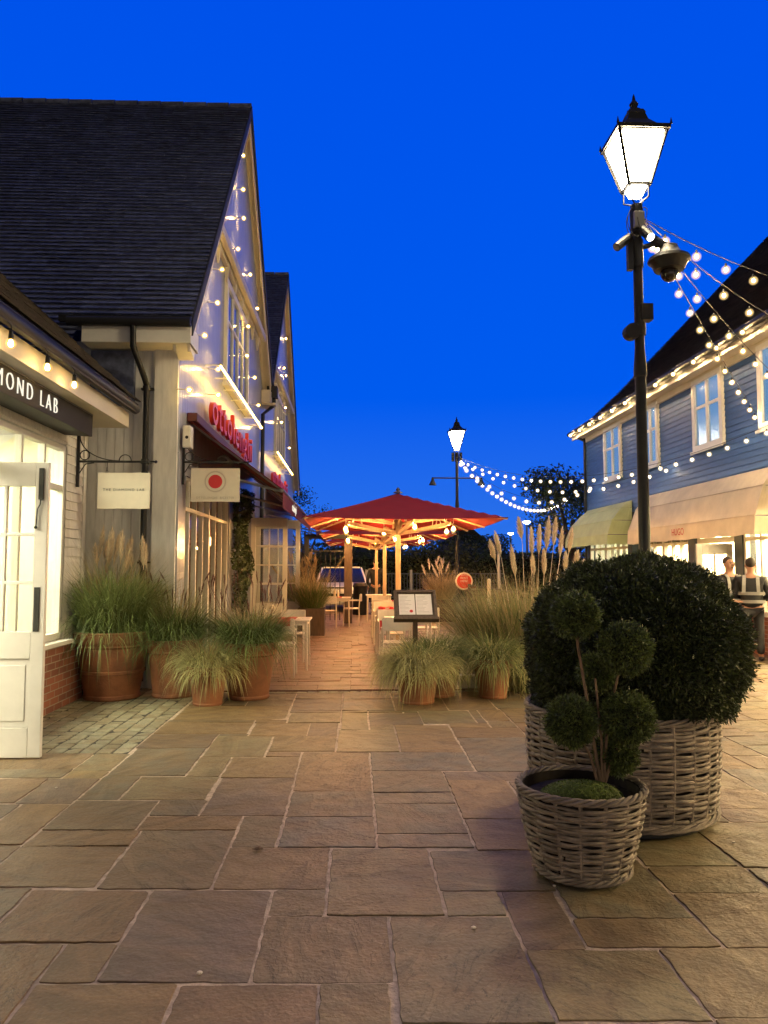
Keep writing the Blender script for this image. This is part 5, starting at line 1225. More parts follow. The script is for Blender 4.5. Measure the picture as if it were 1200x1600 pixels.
def yew(parent, c, rad3, n, leaf=0.022, core=0.86, lower=-0.85, clump=8, lump=0.05, sq=0.0, m=None):
    d = nr.normal(0, 1, (n*2, 3)); d /= np.linalg.norm(d, axis=1)[:, None]; d = d[d[:, 2] > lower][:n]; n = len(d)
    lm = 1+lump*(np.sin(d[:, 0]*9+c[0]*7)*np.sin(d[:, 1]*8+1)+0.6*np.sin(d[:, 2]*13+d[:, 0]*7))
    depth = 1-np.abs(nr.normal(0, 0.045, n))+np.where(nr.rand(n) > .93, nr.uniform(0.01, 0.06, n), 0); sqv = np.where(d[:, 2] < 0, (np.abs(d[:, 2])**2.9+np.sqrt(1-d[:, 2]**2)**2.9)**(-1/2.9), 1.0) if sq else 1.0
    ctr = np.array(c)+d*np.array(rad3)*(lm*depth*sqv)[:, None]
    nrm = d/np.array(rad3); nrm /= np.linalg.norm(nrm, axis=1)[:, None]
    P = np.repeat(ctr, clump, 0); Nn = np.repeat(nrm, clump, 0)
    dr = Nn*0.75+nr.normal(0, 0.6, P.shape); dr /= np.linalg.norm(dr, axis=1)[:, None]
    L = leaf*nr.uniform(0.6, 1.35, (len(P), 1)); P = P+nr.normal(0, leaf*0.35, P.shape)
    sd = np.cross(dr, nr.normal(0, 1, P.shape)); sd /= np.linalg.norm(sd, axis=1)[:, None]; wv = sd*L*0.15
    V = np.stack([P-wv*0.6, P+dr*L*0.5-wv, P+dr*L, P+dr*L*0.5+wv], 1).reshape(-1, 3)
    npmesh('foliage', V, np.arange(len(V)).reshape(-1, 4), m or M['yew'], parent)
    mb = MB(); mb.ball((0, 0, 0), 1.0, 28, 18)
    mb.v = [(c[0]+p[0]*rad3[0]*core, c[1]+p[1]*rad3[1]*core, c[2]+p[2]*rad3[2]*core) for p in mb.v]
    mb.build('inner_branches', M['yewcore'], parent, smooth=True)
yc = py(999, 1000, 4.86)
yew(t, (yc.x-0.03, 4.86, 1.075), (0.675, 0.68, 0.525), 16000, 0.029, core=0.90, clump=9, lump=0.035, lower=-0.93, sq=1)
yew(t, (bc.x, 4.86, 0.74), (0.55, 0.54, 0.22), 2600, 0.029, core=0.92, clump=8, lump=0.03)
mb = MB()
for i in range(9):
    a = i*0.7; mb.tube([(bc.x+0.1*math.cos(a), 4.86+0.1*math.sin(a), 0.5), (bc.x+0.2*math.cos(a), 4.86+0.2*math.sin(a), 0.8), (bc.x+0.4*math.cos(a), 4.86+0.4*math.sin(a), 1.0)], [0.03, 0.02, 0.01], 6)
mb.build('trunk', M['bark'], t)
sc_ = py(907, 1250, 3.92)
t = thing('cloud_pruned_tree', 'small cloud pruned yew with six pompoms in the front wicker basket', 'potted shrub', (sc_.x, 3.92, 0))
basket(t, (sc_.x, 3.92, 0.0), 0.310, 0.220, 0.445, 16, 24, 0.0086, bulge=0.008)
for (x, y, r, Y) in ((899, 962, .112, 3.95), (976, 1014, .118, 3.86), (932, 1050, .08, 4.05), (892, 1128, .112, 3.86), (980, 1122, .114, 3.82), (962, 1178, .095, 3.98)):
    p = py(x, y, Y); yew(t, (p.x, p.y, p.z), (r, r*nr.uniform(.9, 1.05), r*nr.uniform(.92, 1.05)), 1300, 0.022, core=0.82, lower=-1, clump=7, lump=0.09, m=M['yew_small'])
mb = MB()
def q_(x, y, Y=3.92): return py(x, y, Y)
for pts, r0 in (([(938, 1222), (926, 1150), (915, 1080), (903, 1010), (899, 970)], .0095), ([(945, 1222), (958, 1180), (978, 1150), (980, 1130)], .011), ([(941, 1222), (940, 1160), (934, 1100), (930, 1060)], .008), ([(934, 1222), (922, 1180), (905, 1150)], .008), ([(943, 1222), (948, 1150), (960, 1080), (972, 1030)], .0085)):
    P = [q_(x, y) for x, y in pts]; mb.tube(P, [r0*(1-0.4*i/len(P)) for i in range(len(P))], 8)
mb.build('stem', M['bark'], t, smooth=True)
mb = MB(); mb.lathe([(0.29, 0.375), (0.25, 0.395), (0.15, 0.41), (0.001, 0.415)], 24, (sc_.x, 3.92, 0.0), caps=False); mb.build('soil', M['soil'], t, smooth=True)
mb = MB(); mb.ball((sc_.x-0.02, 3.84, 0.39), 0.19, 20, 10, (1.1, 0.8, .42)); mo = mb.build('moss', M['moss'], t, smooth=True)
def smm(n):
    d = nr.normal(0, 1, (n, 3)); d[:, 2] = np.abs(d[:, 2]); d /= np.linalg.norm(d, axis=1)[:, None]
    return np.array([sc_.x-0.02, 3.84, 0.39])+d*np.array([.212, .156, .083]), d
V, Fq = leaf_cloud(2500, smm, 0.012, 0.5, 0.5); npmesh('moss_tuft', V, Fq, mat('moss_leaf', (0.10, 0.15, 0.02), 0.7, island=0.4), mo)

# ------------------------------------------------------------------ menu stand
ms = py(649, 945, 9.3)
t = thing('menu_stand', 'dark wooden lectern with an open two page menu standing above the grasses', 'menu stand', (ms.x, 9.3, 0))
tilt = R_(50); u = Vector((1, 0, 0)); v = Vector((0.0, math.cos(tilt), math.sin(tilt))); nn = u.cross(v)  # nn points toward camera/up
cc = Vector((ms.x, 9.3, ms.z)); Wh, Hh = 0.262, 0.215
mb = MB(); mb.obox(cc-nn*0.02, u*Wh, v*Hh, nn*0.02)
for (du, dv, a, b) in ((-Wh+.02, 0, .02, Hh), (Wh-.02, 0, .02, Hh), (0, Hh-.02, Wh-.04, .02), (0, -Hh+.025, Wh-.04, .025)): mb.obox(cc+u*du+v*dv+nn*0.012, u*a, v*b, nn*0.014)
mb.obox(cc-v*(Hh+.012)+nn*0.01, u*(Wh+.012), v*.02, nn*.035)
mb.build('frame', M['darkwood'], t, bevel=0.004)
for k, s in enumerate((-1, 1)):
    pg = MB().obox(cc+u*(s*0.104)+v*0.005+nn*0.003, u*0.098, v*0.155, nn*0.002).build('menu_page', M['paper'], t)
    ln = MB(); rs = random.Random(9+k)
    for i in range(13):
        wv_ = rs.uniform(0.03, 0.075); ln.obox(cc+u*(s*0.104-0.085+wv_)+v*(0.125-i*0.021)+nn*0.0056, u*wv_, v*0.0022, nn*0.0003)
    ln.build('menu_text', mat('menu_ink', (0.42, 0.36, 0.38), 0.7), pg)
    if s < 0:
        d = MB(); d.lathe([(0.001, 0), (0.022, 0)], 20, caps=False); d.v = [tuple(cc+u*(-0.055+p[0])+v*(-0.10+p[1])+nn*0.0058) for p in d.v]; d.build('menu_emblem', M['signred'], pg)
mb = MB(); mb.box(ms.x-0.028, ms.x+0.028, 9.30, 9.36, 0.02, ms.z-0.05); mb.box(ms.x-0.2, ms.x+0.2, 9.13, 9.53, 0.0, 0.03); mb.build('post', M['darkwood'], t, bevel=0.004)

# ------------------------------------------------------------------ terrace furniture
def make_chair(label):
    t = local_thing('cafe_chair', label, 'chair', (0, 0, TZ), 'cafe chairs on the terrace')
    MB().box(-.21, .21, -.20, .21, .43, .455).build('seat', M['chair'], t, bevel=0.012)
    for sx in (-1, 1):
        MB().tube([(sx*.21, -.22, .0), (sx*.20, -.20, .45), (sx*.20, -.235, .80)], [.013, .014, .012], 8).build('leg', M['chair'], t, smooth=True)
        MB().tube([(sx*.21, .20, .0), (sx*.20, .19, .45), (sx*.20, .185, .64)], .013, 8).build('leg', M['chair'], t, smooth=True)
        MB().tube([(sx*.20, .19, .635), (sx*.215, .0, .65), (sx*.20, -.215, .65)], .013, 8).build('armrest', M['chair'], t, smooth=True)
    mb = MB(); n = 8
    P = [(-.205+.41*i/n, -.235-.035*math.sin(PI*i/n)) for i in range(n+1)]
    for (a, b) in zip(P[:-1], P[1:]): mb.add([(a[0], a[1], .63), (b[0], b[1], .63), (b[0], b[1], .81), (a[0], a[1], .81), (a[0], a[1]-.014, .63), (b[0], b[1]-.014, .63), (b[0], b[1]-.014, .81), (a[0], a[1]-.014, .81)], [(0, 1, 2, 3), (5, 4, 7, 6), (3, 2, 6, 7), (1, 0, 4, 5)])
    mb.build('backrest', M['chair'], t)
    MB().tube([(-.2, -.2, .40), (.2, -.2, .40)], .010, 6).build('rail', M['chair'], t)
    return t
def make_table(label):
    t = local_thing('cafe_table', label, 'table', (0, 0, TZ), 'cafe tables on the terrace')
    MB().box(-.36, .36, -.36, .36, .715, .74).build('tabletop', M['chair'], t, bevel=0.006)
    mb = MB(); mb.box(-.32, .32, -.32, .32, .66, .714); mb.build('apron', M['chair'], t)
    for sx in (-1, 1):
        for sy in (-1, 1): MB().tube([(sx*.32, sy*.32, 0), (sx*.31, sy*.31, .70)], [.016, .019], 8).build('leg', M['chair'], t)
    return t
CH = [(-1.02, 10.80, 0.0, 'cream cafe chair beside the left pots with a red cloth on its back'),
      (-1.0, 12.45, PI, 'cream cafe chair on the far side of the nearest left table'),
      (-.62, 18.7, 0.05, 'cream cafe chair in mid terrace with its back to the camera'),
      (-.05, 19.8, PI/2*1.0, 'cream cafe chair turned sideways at the table by the brown post'),
      (.62, 10.95, 0.0, 'cream cafe chair nearest the menu stand on the right of the aisle'),
      (.62, 12.45, PI, 'cream cafe chair behind the first right hand table, facing the camera'),
      (.62, 13.55, 0.0, 'cream cafe chair with dark red blanket hung on it'),
      (.62, 15.2, PI, 'cream cafe chair between the second and third right hand tables, facing the camera'),
      (.62, 16.6, 0.0, 'cream cafe chair in front of the third right hand table'),
      (.66, 18.3, PI, 'cream cafe chair behind the third right hand table'),
      (1.30, 13.5, 0.0, 'cream cafe chair beside the blanket chair nearer the glass screens')]
ch0 = None
for (x, y, rz, lb) in CH:
    if ch0 is None: ch0 = make_chair(lb); ch0.location = (x, y, TZ); ch0.rotation_euler = (0, 0, rz)
    else: dup(ch0, (x, y, TZ), rz, lb)
TB = [(-1.0, 11.62, 'cream square table nearest the left pots'), (-.42, 19.55, 'cream square table beside the brown post in mid terrace'), (.85, 11.72, 'cream square table just behind the menu stand'),
      (.85, 14.4, 'cream square table under the red umbrella, second on the right'), (.85, 17.45, 'cream square table third on the right beyond the first umbrella pole'), (.72, 21.4, 'cream square table farthest along the right of the terrace')]
tb0 = None
for (x, y, lb) in TB:
    if tb0 is None: tb0 = make_table(lb); tb0.location = (x, y, TZ)
    else: dup(tb0, (x, y, TZ), 0, lb)
def cloth(label, x0, x1, y, z, drop, cat='cloth', depth=0.10):
    mb = MB(); n = 8; m = 5
    rowsp = []
    prof = [(-depth, -drop), (-depth*0.9, -drop*0.5), (-0.03, -0.01), (0, 0.006), (0.03, -0.01), (depth*0.5, -drop*0.4)]
    v = []
    for (dy, dz) in prof:
        for i in range(n+1): v.append((x0+(x1-x0)*i/n, y+dy+0.008*math.sin(i*2.3), z+dz+0.006*math.sin(i*1.7+dy*20)))
    mb.add(v, [(r*(n+1)+i, r*(n+1)+i+1, (r+1)*(n+1)+i+1, (r+1)*(n+1)+i) for r in range(len(prof)-1) for i in range(n)])
    o = mb.build('cloth', M['redcloth'], None); o.modifiers.new('Solidify', 'SOLIDIFY').thickness = 0.008
    return tag(o, label, cat)
cloth('folded red cloth over the chair back beside the left pots', -1.20, -.86, 10.545, .84, .10)
cloth('dark red blanket hanging on the right hand chair back under the umbrella', .44, .80, 13.30, .84, .38)
def flat(name, label, cat, x, y, sx, sy, z, h, m, grp=None):
    return tag(MB().box(x-sx, x+sx, y-sy, y+sy, z, z+h).build(name, m, None, bevel=0.003), label, cat, grp)
for (x, y, lb) in ((-1.0, 11.55, 'red runner on the nearest left table'), (-.42, 19.5, 'red runner on the table beside the brown post'), (.85, 11.7, 'red runner on the table behind the menu stand'), (.85, 14.4, 'red runner on the second right hand table'), (.85, 17.4, 'red runner on the third right hand table')):
    flat('table_runner', lb, 'runner', x, y, .14, .33, TZ+.741, .006, M['redcloth'], 'red table runners')
def bottle(label, x, y, h, r, m):
    t = thing('condiment', label, 'shaker', (x, y, TZ+.748), 'shakers and bottles on the tables')
    MB().lathe([(r, 0), (r*1.02, h*.1), (r*.95, h*.55), (r*.42, h*.7), (r*.40, h*.86)], 12, (x, y, TZ+.748)).build('body', m, t, smooth=True)
    MB().lathe([(r*.52, h*.86), (r*.52, h), (r*.3, h*1.03)], 12, (x, y, TZ+.748)).build('cap', M['lead'], t, smooth=True)
cr = mat('cream_ceramic', (0.75, 0.62, 0.42), 0.3)
bottle('tall cream mill on the table beside the brown post, left one', -.47, 19.35, .26, .03, cr)
bottle('tall cream mill on the table beside the brown post, right one', -.38, 19.3, .22, .03, cr)
bottle('cream pepper mill on the second right hand table', 1.02, 14.2, .24, .03, cr)
bottle('small cream shaker on the table behind the menu stand', .95, 11.6, .18, .028, cr)
bottle('dark oil bottle on the third right hand table', 1.02, 17.2, .26, .03, mat('dark_glass', (0.01, 0.015, 0.01), 0.1))
p = py(425, 958, 11.5)
for (dx, hh, lb) in ((0.0, .20, 'taller cream mushroom shaped table lamp beyond the pot grasses'), (-.12, .13, 'shorter cream mushroom shaped table lamp beyond the pot grasses')):
    t = thing('table_lamp', lb, 'table lamp', (p.x+dx, 11.5, TZ+.741))
    MB().lathe([(.045, 0), (.04, .012), (.014, .02), (.018, hh*.55), (.012, hh*.8)], 14, (p.x+dx, 11.5, TZ+.741)).build('stand', cr, t, smooth=True)
    MB().lathe([(.05, 0), (.048, .02), (.03, .05), (.001, .06)], 14, (p.x+dx, 11.5, TZ+.741+hh*.78)).build('shade', cr, t, smooth=True)

# ------------------------------------------------------------------ umbrellas
def make_umbrella(label, hx, hy, zr_, za):
    t = local_thing('parasol', label, 'umbrella', (0, 0, TZ), 'red parasols over the terrace')
    MB().box(-.045, .045, -.045, .045, 0.03, za-.02).build('pole', M['paleframe'], t, bevel=0.01)
    MB().lathe([(.36, 0), (.36, .03), (.1, .05), (.07, .12)], 24).build('base', M['black'], t)
    n = 10; v = []; f = []
    def pt(a, b):   # a,b in -1..1
        m_ = max(abs(a), abs(b)); z = za-(za-zr_)*m_**1.0-0.03*math.sin(PI*m_)*0.6
        if m_ > 0: z -= 0.03*(1-(min(abs(a), abs(b))/m_)**2)*m_
        return (a*hx, b*hy, z)
    for i in range(-n, n+1):
        for j in range(-n, n+1): v.append(pt(j/n, i/n))
    k = 2*n+1; f = [(i*k+j, i*k+j+1, (i+1)*k+j+1, (i+1)*k+j) for i in range(2*n) for j in range(2*n)]
    c = MB().add(v, f).build('canopy', M['redcanvas'], t); c.modifiers.new('Solidify', 'SOLIDIFY').thickness = -0.006
    mb = MB(); mb.lathe([(.02, 0), (.09, .01), (.09, .02), (.03, .05), (.04, .08), (.001, .12)], 14, (0, 0, za)); mb.build('finial', M['lead'], t)
    MB().lathe([(.07, 0), (.075, .03), (.075, .12), (.06, .14)], 14, (0, 0, za-.62)).build('hub', M['paleframe'], t)
    ends = [(1, 1), (-1, 1), (-1, -1), (1, -1), (1, 0), (-1, 0), (0, 1), (0, -1)]
    for (a, b) in ends:
        e = Vector(pt(a*.99, b*.99))-Vector((0, 0, .022)); m_ = Vector(pt(a*.5, b*.5))-Vector((0, 0, .045)); m_.z -= .01
        r_ = MB(); r_.bar((0, 0, za-.07), m_, .028, .03); r_.bar(m_, e, .028, .028); r_.build('rib', M['paleframe'], t)
        MB().bar((a*.06, b*.06, za-.55), Vector(pt(a*.56, b*.56))-Vector((0, 0, .06)), .026, .03).build('strut', M['paleframe'], t)
    for q, (a, b) in enumerate(((.9, .42), (-.9, .42), (-.9, -.42), (.9, -.42), (.2, -1.0), (-.2, 1.0))):
        e = Vector((a*1.0, b*1.0*1.1, za-.56)); ar = MB(); ar.bar((a*.06, b*.06, za-.72), e, .05, .06)
        ao = ar.build('light_arm', M['paleframe'], t)
        for s in (1.0,):
            ex = e*1.0; cd_ = MB(); cd_.tube([(ex.x*1.04, ex.y*1.04, za-.34), (ex.x*1.04, ex.y*1.04, za-.60)], .005, 5); cd_.lathe([(.016, 0), (.02, -.05)], 8, (ex.x*1.04, ex.y*1.04, za-.58)); cd_.build('bulb_cord', M['chair'], ao)
            bl = MB(); pear_bulb(bl, (ex.x*1.04, ex.y*1.04, za-.62), .022); bl.ball((ex.x*1.04, ex.y*1.04, za-.67), .055, 14, 10, (1, 1, 1.25), mi=1); bl.build('bulb', [M['bulb_edison'], M['bloom_shell_gable']], ao, smooth=True)
        if q < 4:
            h_ = MB(); b0 = Vector((a*.72, b*.72*1.1, za-.60))
            h_.tube([b0, b0+Vector((a*.02, 0, .14)), b0+Vector((a*.16, 0, .14)), b0+Vector((a*.2, 0, .02))], .010, 6); h_.build('heater_loop', M['chair'], ao)
    return t
UX = py(622, 850, 13.55).x
um = make_umbrella('large dark red parasol nearest the camera with glowing bulbs on its pale frame', 1.58, 2.05, 2.30-TZ, 2.86-TZ)
um.location = (UX, 13.55, TZ)
dup(um, (py(601, 850, 19.3).x, 19.3, TZ), 0, 'dark red parasol behind the nearest one, seen under its canopy')
dup(um, (py(593, 850, 24.6).x-0.1, 24.6, TZ-.02), 0, 'farthest dark red parasol on the terrace, mostly its thin pole showing')

# ------------------------------------------------------------------ wind screens, round sign, posts
def screen(label, x0, y0, x1, y1, h=1.08):
    t = thing('glass_screen', label, 'glass screen', (x0, y0, 0), 'glass wind screens')
    mb = MB(); mb.box(x0-.04, x0+.04, y0-.04, y0+.04, 0, h); mb.build('post', M['darkwood'], t)
    MB().bar((x0, y0, .12+(h-.15)/2), (x1, y1, .12+(h-.15)/2), .012, h-.18).build('pane', M['screenglass'], t)
    MB().bar((x0, y0, h-.04), (x1, y1, h-.04), .03, .03).build('rail', M['black'], t)
    MB().bar((x0, y0, .07), (x1, y1, .07), .12, .13).build('kerb', M['white'], t)
A_ = gp(761, 985); B_ = gp(734, 976); Cc_ = gp(690, 958); D_ = gp(812, 1012)
screen('glass wind screen nearest the pampas grass', D_.x, D_.y, A_.x, A_.y)
screen('glass wind screen just right of the round orange sign', A_.x, A_.y, B_.x, B_.y)
screen('glass wind screen behind the round orange sign', B_.x, B_.y, Cc_.x, Cc_.y)
rsn = py(725, 908, 20.3)
t = thing('round_sign', 'round orange red sign with a pale rim by the distant lamp post', 'sign', (rsn.x, 20.3, 0))
mb = MB(); mb.tube([(rsn.x, 20.29, rsn.z), (rsn.x, 20.31, rsn.z)], .235, 32); mb.build('rim', M['signwhite'], t)
mb = MB(); mb.tube([(rsn.x, 20.275, rsn.z), (rsn.x, 20.288, rsn.z)], .195, 32); o = mb.build('face', M['orangered'], t)
text('lettering', 'PLEASE\nWAIT\nHERE', .085, M['signwhite'], o, (rsn.x, 20.27, rsn.z+.085), (1, 0, 0), (0, 0, 1), .001)
MB().tube([(rsn.x+.06, 20.33, 0), (rsn.x+.06, 20.33, rsn.z)], .03, 8).build('post', M['black'], t)
for (x, y, Y, h, lb) in ((779, 850, 27, 1.9, 'pale post standing in the dark beyond the pampas plumes'), (764, 905, 17.5, 1.05, 'short pale wooden post by the glass screens')):
    p = py(x, y, Y); tag(MB().lathe([(.05, 0), (.045, p.z-.05), (.035, p.z), (.001, p.z+.02)], 12, (p.x, Y, 0)).build('bollard', M['signwhite'], None, smooth=True), lb, 'post')
# picnic tables seen through the screens
pc_w = mat('weathered_bench_wood', (0.30, 0.22, 0.13), 0.7, var=0.2)
def picnic(label, x, y):
    t = local_thing('picnic_table', label, 'picnic table', (x, y, 0), 'wooden tables beyond the screens')
    mb = MB()
    for k in range(4): mb.box(-.9, .9, -.36+k*.185, -.36+k*.185+.17, .72, .755)
    mb.build('tabletop', pc_w, t)
    for s in (-1, 1): MB().box(-.9, .9, s*.72-.14, s*.72+.14, .42, .455).build('bench_seat', pc_w, t)
    for s in (-.65, .65): m_ = MB(); m_.bar((s, -.75, 0), (s, .3, .72), .05, .09); m_.bar((s, .75, 0), (s, -.3, .72), .05, .09); m_.bar((s, -.8, .4), (s, .8, .4), .05, .08); m_.build('trestle', pc_w, t)
picnic('brown picnic table seen through the glass screens, nearer one', 4.3, 22.6); picnic('brown picnic table beyond the glass screens, farther one', 3.9, 26.5)
# planter with pampas beyond the first umbrella
def planter_grass(label, x, y, w_, h, L, np_, mm, pm, zpl, box=True):
    t = thing('planter', label, 'planter', (x, y, 0))
    if box: MB().box(x-w_, x+w_, y-.3, y+.3, 0, h).build('box', M['darkwood'], t, bevel=.01)
    v, f, _ = blades(900, (x, y, h), w_*.8, L, .4, 1.0, .014); v2, f2, _ = blades(400, (x, y, h), w_*.8, L*1.2, .3, .4, .01)
    V, Fq, MI = join([(v, f, 0), (v2, f2, 1)]); npmesh('grass_blades', V, Fq, [M[mm], M['grass_straw']], t, mi=MI)
    pl = []
    for i in range(np_):
        a = nr.normal(0, .35); z = nr.uniform(*zpl); xx = x+nr.uniform(-w_, w_)+a*.4; pl.append(feather((xx, y+nr.uniform(-.2, .2), z), (xx+a, y, z+1), .28, .06, 120))
    V, Fq, MI = join(pl); npmesh('plume', V, Fq, M[pm], t)
p = py(690, 930, 21.5); planter_grass('planter of cream plumed grass between the umbrella and the distant lamp', p.x, 21.5, .38, .62, .9, 11, 'grass_straw', 'plume', (1.2, 1.6))
p = py(487, 940, 17.2); planter_grass('dark wooden planter of brown plumed grass beyond the restaurant doors', p.x, 17.2, .30, .62, .8, 12, 'grass_dark', 'grass_straw', (1.1, 1.5))
p = py(470, 940, 19.6); planter_grass('second dark planter of brown grass close to the restaurant wall', p.x, 19.6, .35, .62, .9, 10, 'grass_dark', 'grass_straw', (1.2, 1.7))
# pergola post and beam
p = py(544, 900, 20.6)
t = thing('pergola', 'brown timber post carrying a dark beam at the far end of the terrace', 'pergola', (p.x, 20.6, 0))
MB().box(p.x-.11, p.x+.11, 20.5, 20.72, 0, 2.3).build('post', M['darkwood'], t, bevel=.008)
MB().box(-1.3, p.x+.11, 20.52, 20.70, 2.3, 2.42).build('beam', M['dark'], t); MB().box(-1.32, -1.2, 20.55, 20.67, 0, 2.3).build('post', M['dark'], t)
mb = MB()
for x in np.arange(-1.15, p.x-.15, .13): mb.box(x, x+.02, 20.6, 20.62, .1, 1.95)
mb.box(-1.2, p.x-.11, 20.6, 20.63, 1.95, 1.99); mb.box(-1.2, p.x-.11, 20.6, 20.63, .95, .99); mb.build('railing', M['black'], t)

# ------------------------------------------------------------------ background: car, railings, trees, buildings
cp_ = gp(532, 962); CY = 25.5; CX = py(533, 900, CY).x
t = thing('parked_car', 'white car facing the camera in the dark beyond the terrace', 'car', (CX, CY, -.05))
def loft(mb, secs):
    k = len(secs[0]); v = [p for s in secs for p in s]
    f = [(i*k+j, i*k+(j+1) % k, (i+1)*k+(j+1) % k, (i+1)*k+j) for i in range(len(secs)-1) for j in range(k)]+[tuple(range(k-1, -1, -1)), tuple((len(secs)-1)*k+j for j in range(k))]
    mb.add(v, f)
def csec(y, w, z0, z1, r=.12): return [(CX-w+r, y, z0), (CX+w-r, y, z0), (CX+w, y, z0+r), (CX+w*1.0, y, z1-r), (CX+w-r, y, z1), (CX-w+r, y, z1), (CX-w, y, z1-r), (CX-w, y, z0+r)]
mb = MB(); loft(mb, [csec(CY, .78, .3, .72), csec(CY+.12, .88, .22, .86), csec(CY+.9, .92, .2, .98), csec(CY+1.3, .93, .2, 1.0), csec(CY+3.9, .93, .2, 1.02), csec(CY+4.4, .88, .25, .9)]); mb.build('body', M['carpaint'], t, smooth=True, bevel=.02)
mb = MB(); loft(mb, [csec(CY+1.15, .84, .96, 1.0, .02), csec(CY+1.75, .70, .96, 1.47, .06), csec(CY+2.0, .68, .96, 1.52, .06), csec(CY+3.6, .68, .96, 1.50, .06), csec(CY+4.2, .76, .96, 1.02, .02)]); mb.build('cabin', M['carglass'], t, smooth=True)
mb = MB(); mb.box(CX-.66, CX+.66, CY+1.8, CY+3.6, 1.49, 1.535)
for s in (-1, 1): mb.tube([(CX+s*.86, CY+1.05, 1.0), (CX+s*.70, CY+1.75, 1.49)], .035, 8)
mb.build('roof', M['carpaint'], t, smooth=True)
for s in (-1, 1):
    MB().ball((CX+s*.66, CY+.06, .72), .13, 12, 8, (1.1, .5, .7)).build('headlight', mat('headlight_lens', (.5, .55, .6), .1), t, smooth=True)
    for yy in (CY+.85, CY+3.6):
        o = MB().tube([(CX+s*.72, yy, .32), (CX+s*.93, yy, .32)], .33, 20).build('wheel', M['tyre'], t); MB().tube([(CX+s*.935, yy, .32), (CX+s*.945, yy, .32)], .2, 16).build('rim', M['lead'], o)
    MB().ball((CX+s*1.0, CY+1.35, 1.05), .09, 10, 6, (1.2, .6, .8)).build('mirror', M['carpaint'], t, smooth=True)
MB().box(CX-.5, CX+.5, CY-.02, CY+.05, .5, .64).build('grille', M['black'], t); MB().box(CX-.26, CX+.26, CY-.04, CY-.02, .36, .47).build('number_plate', M['signwhite'], t)

def rail(label, x0, x1, y, h=1.0):
    t = thing('railing_fence', label, 'fence', (x0, y, 0)); mb = MB()
    mb.box(x0, x1, y-.02, y+.02, h-.05, h); mb.box(x0, x1, y-.02, y+.02, .15, .2)
    x = x0
    while x < x1: mb.box(x, x+.03, y-.012, y+.012, .2, h-.05); x += .14
    mb.build('rails', mat('dull_railing', (0.10, 0.12, 0.14), .6), t)
    for k in range(int((x1-x0)/2)+1): MB().box(x0+2*k-.06, x0+2*k+.06, y-.06, y+.06, 0, h+.15).build('post', M['lead'], t)
rail('pale railing fence in the dark behind the umbrella poles', .6, 6.8, 34.0, 1.25)
t = thing('hedge', 'long dark hedge closing the view beyond the parked car', 'hedge', (0, 36, 0))
def smh(n):
    P = np.stack([nr.uniform(-9, 12, n), nr.uniform(35.2, 36.6, n), nr.uniform(0, 1, n)**.8*(2.1+0.25*np.sin(np.linspace(0, 40, n)))], 1); P[:, 2] += .15*np.sin(P[:, 0]*2.3)+.1*np.sin(P[:, 0]*5.1)
    return P, np.tile([0, -1.0, .3], (n, 1))
V, Fq = leaf_cloud(22000, smh, .14, .6, .9); npmesh('foliage', V, Fq, M['leaf'], t)
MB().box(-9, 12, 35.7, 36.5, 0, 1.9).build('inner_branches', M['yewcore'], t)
# low far wall / hedge
def tree(label, px_, ytop, Y, w_, m, n=2600, name='tree', trunk=True, zlow=1.0, leaf=.22, group=None, kx=1.0):
    p = py(px_, ytop, Y); t = thing(name, label, 'tree', (p.x, Y, 0), group); top = p.z
    rs = random.Random(int(px_*7+Y)); cl = []
    for i in range(11):
        cl.append((p.x+rs.uniform(-.75, .75)*w_, Y+rs.uniform(-.6, .6)*w_, rs.uniform(zlow+.25*(top-zlow), top-.22*w_), w_*rs.uniform(.32, .58)))
    cl.append((p.x, Y, top-.35*w_, w_*.42)); ctr = np.array([c[:3] for c in cl]); rad = np.array([c[3] for c in cl])
    def sm(n):
        k = nr.randint(0, len(cl), n); d = nr.normal(0, 1, (n, 3)); d /= np.linalg.norm(d, axis=1)[:, None]
        r_ = rad[k]*nr.uniform(.35, 1.08, n); P = ctr[k]+d*r_[:, None]; P[:, 2] = np.clip(P[:, 2], zlow*.5, top+.1); return P, d
    V, Fq = leaf_cloud(n, sm, leaf, .55, 1.0); npmesh('crown', V, Fq, m, t)
    mb = MB(); mb.tube([(p.x, Y, -.05), (p.x+.05, Y, top*.35), (p.x, Y, top*.62)], [w_*.09, w_*.06, w_*.03], 8)
    for c in cl[:7]: mb.tube([(p.x, Y, top*.33), ((p.x+c[0])/2, (Y+c[1])/2, (top*.33+c[2])/2+.1), c[:3]], [w_*.04, w_*.025, w_*.01], 6)
    mb.build('trunk', M['trunk'], t); return t
tree('dark tree behind the far corner of the blue building', 893, 735, 31, 2.3, M['leaf'], 6500, leaf=.15)
tree('olive green tree with light put into its leaf colour between the umbrella and the distant lamp', 672, 842, 36, 2.6, M['leaf_lit'], 5000, leaf=.17)
tree('dark green tree behind the distant lamp post', 735, 850, 44, 3.0, M['leaf'], 4500, leaf=.2)
tree('small dark tree above the far end of the restaurant awning', 477, 762, 33, 1.3, M['leaf'], 1500, leaf=.11)
tree('dark conifer shaped tree beside the grey far building', 765, 838, 50, 1.9, M['leaf'], 4200, leaf=.2)
tree('low dark tree at the back of the terrace behind the parked car', 512, 855, 38, 3.2, M['leaf'], 4500, leaf=.2)
tree('low dark tree filling the gap behind the umbrella poles', 585, 866, 41, 3.4, M['leaf'], 4500, leaf=.2)
tree('broad dark tree on the horizon right of the pampas plumes', 850, 868, 60, 5.0, M['leaf'], 4500, leaf=.3)
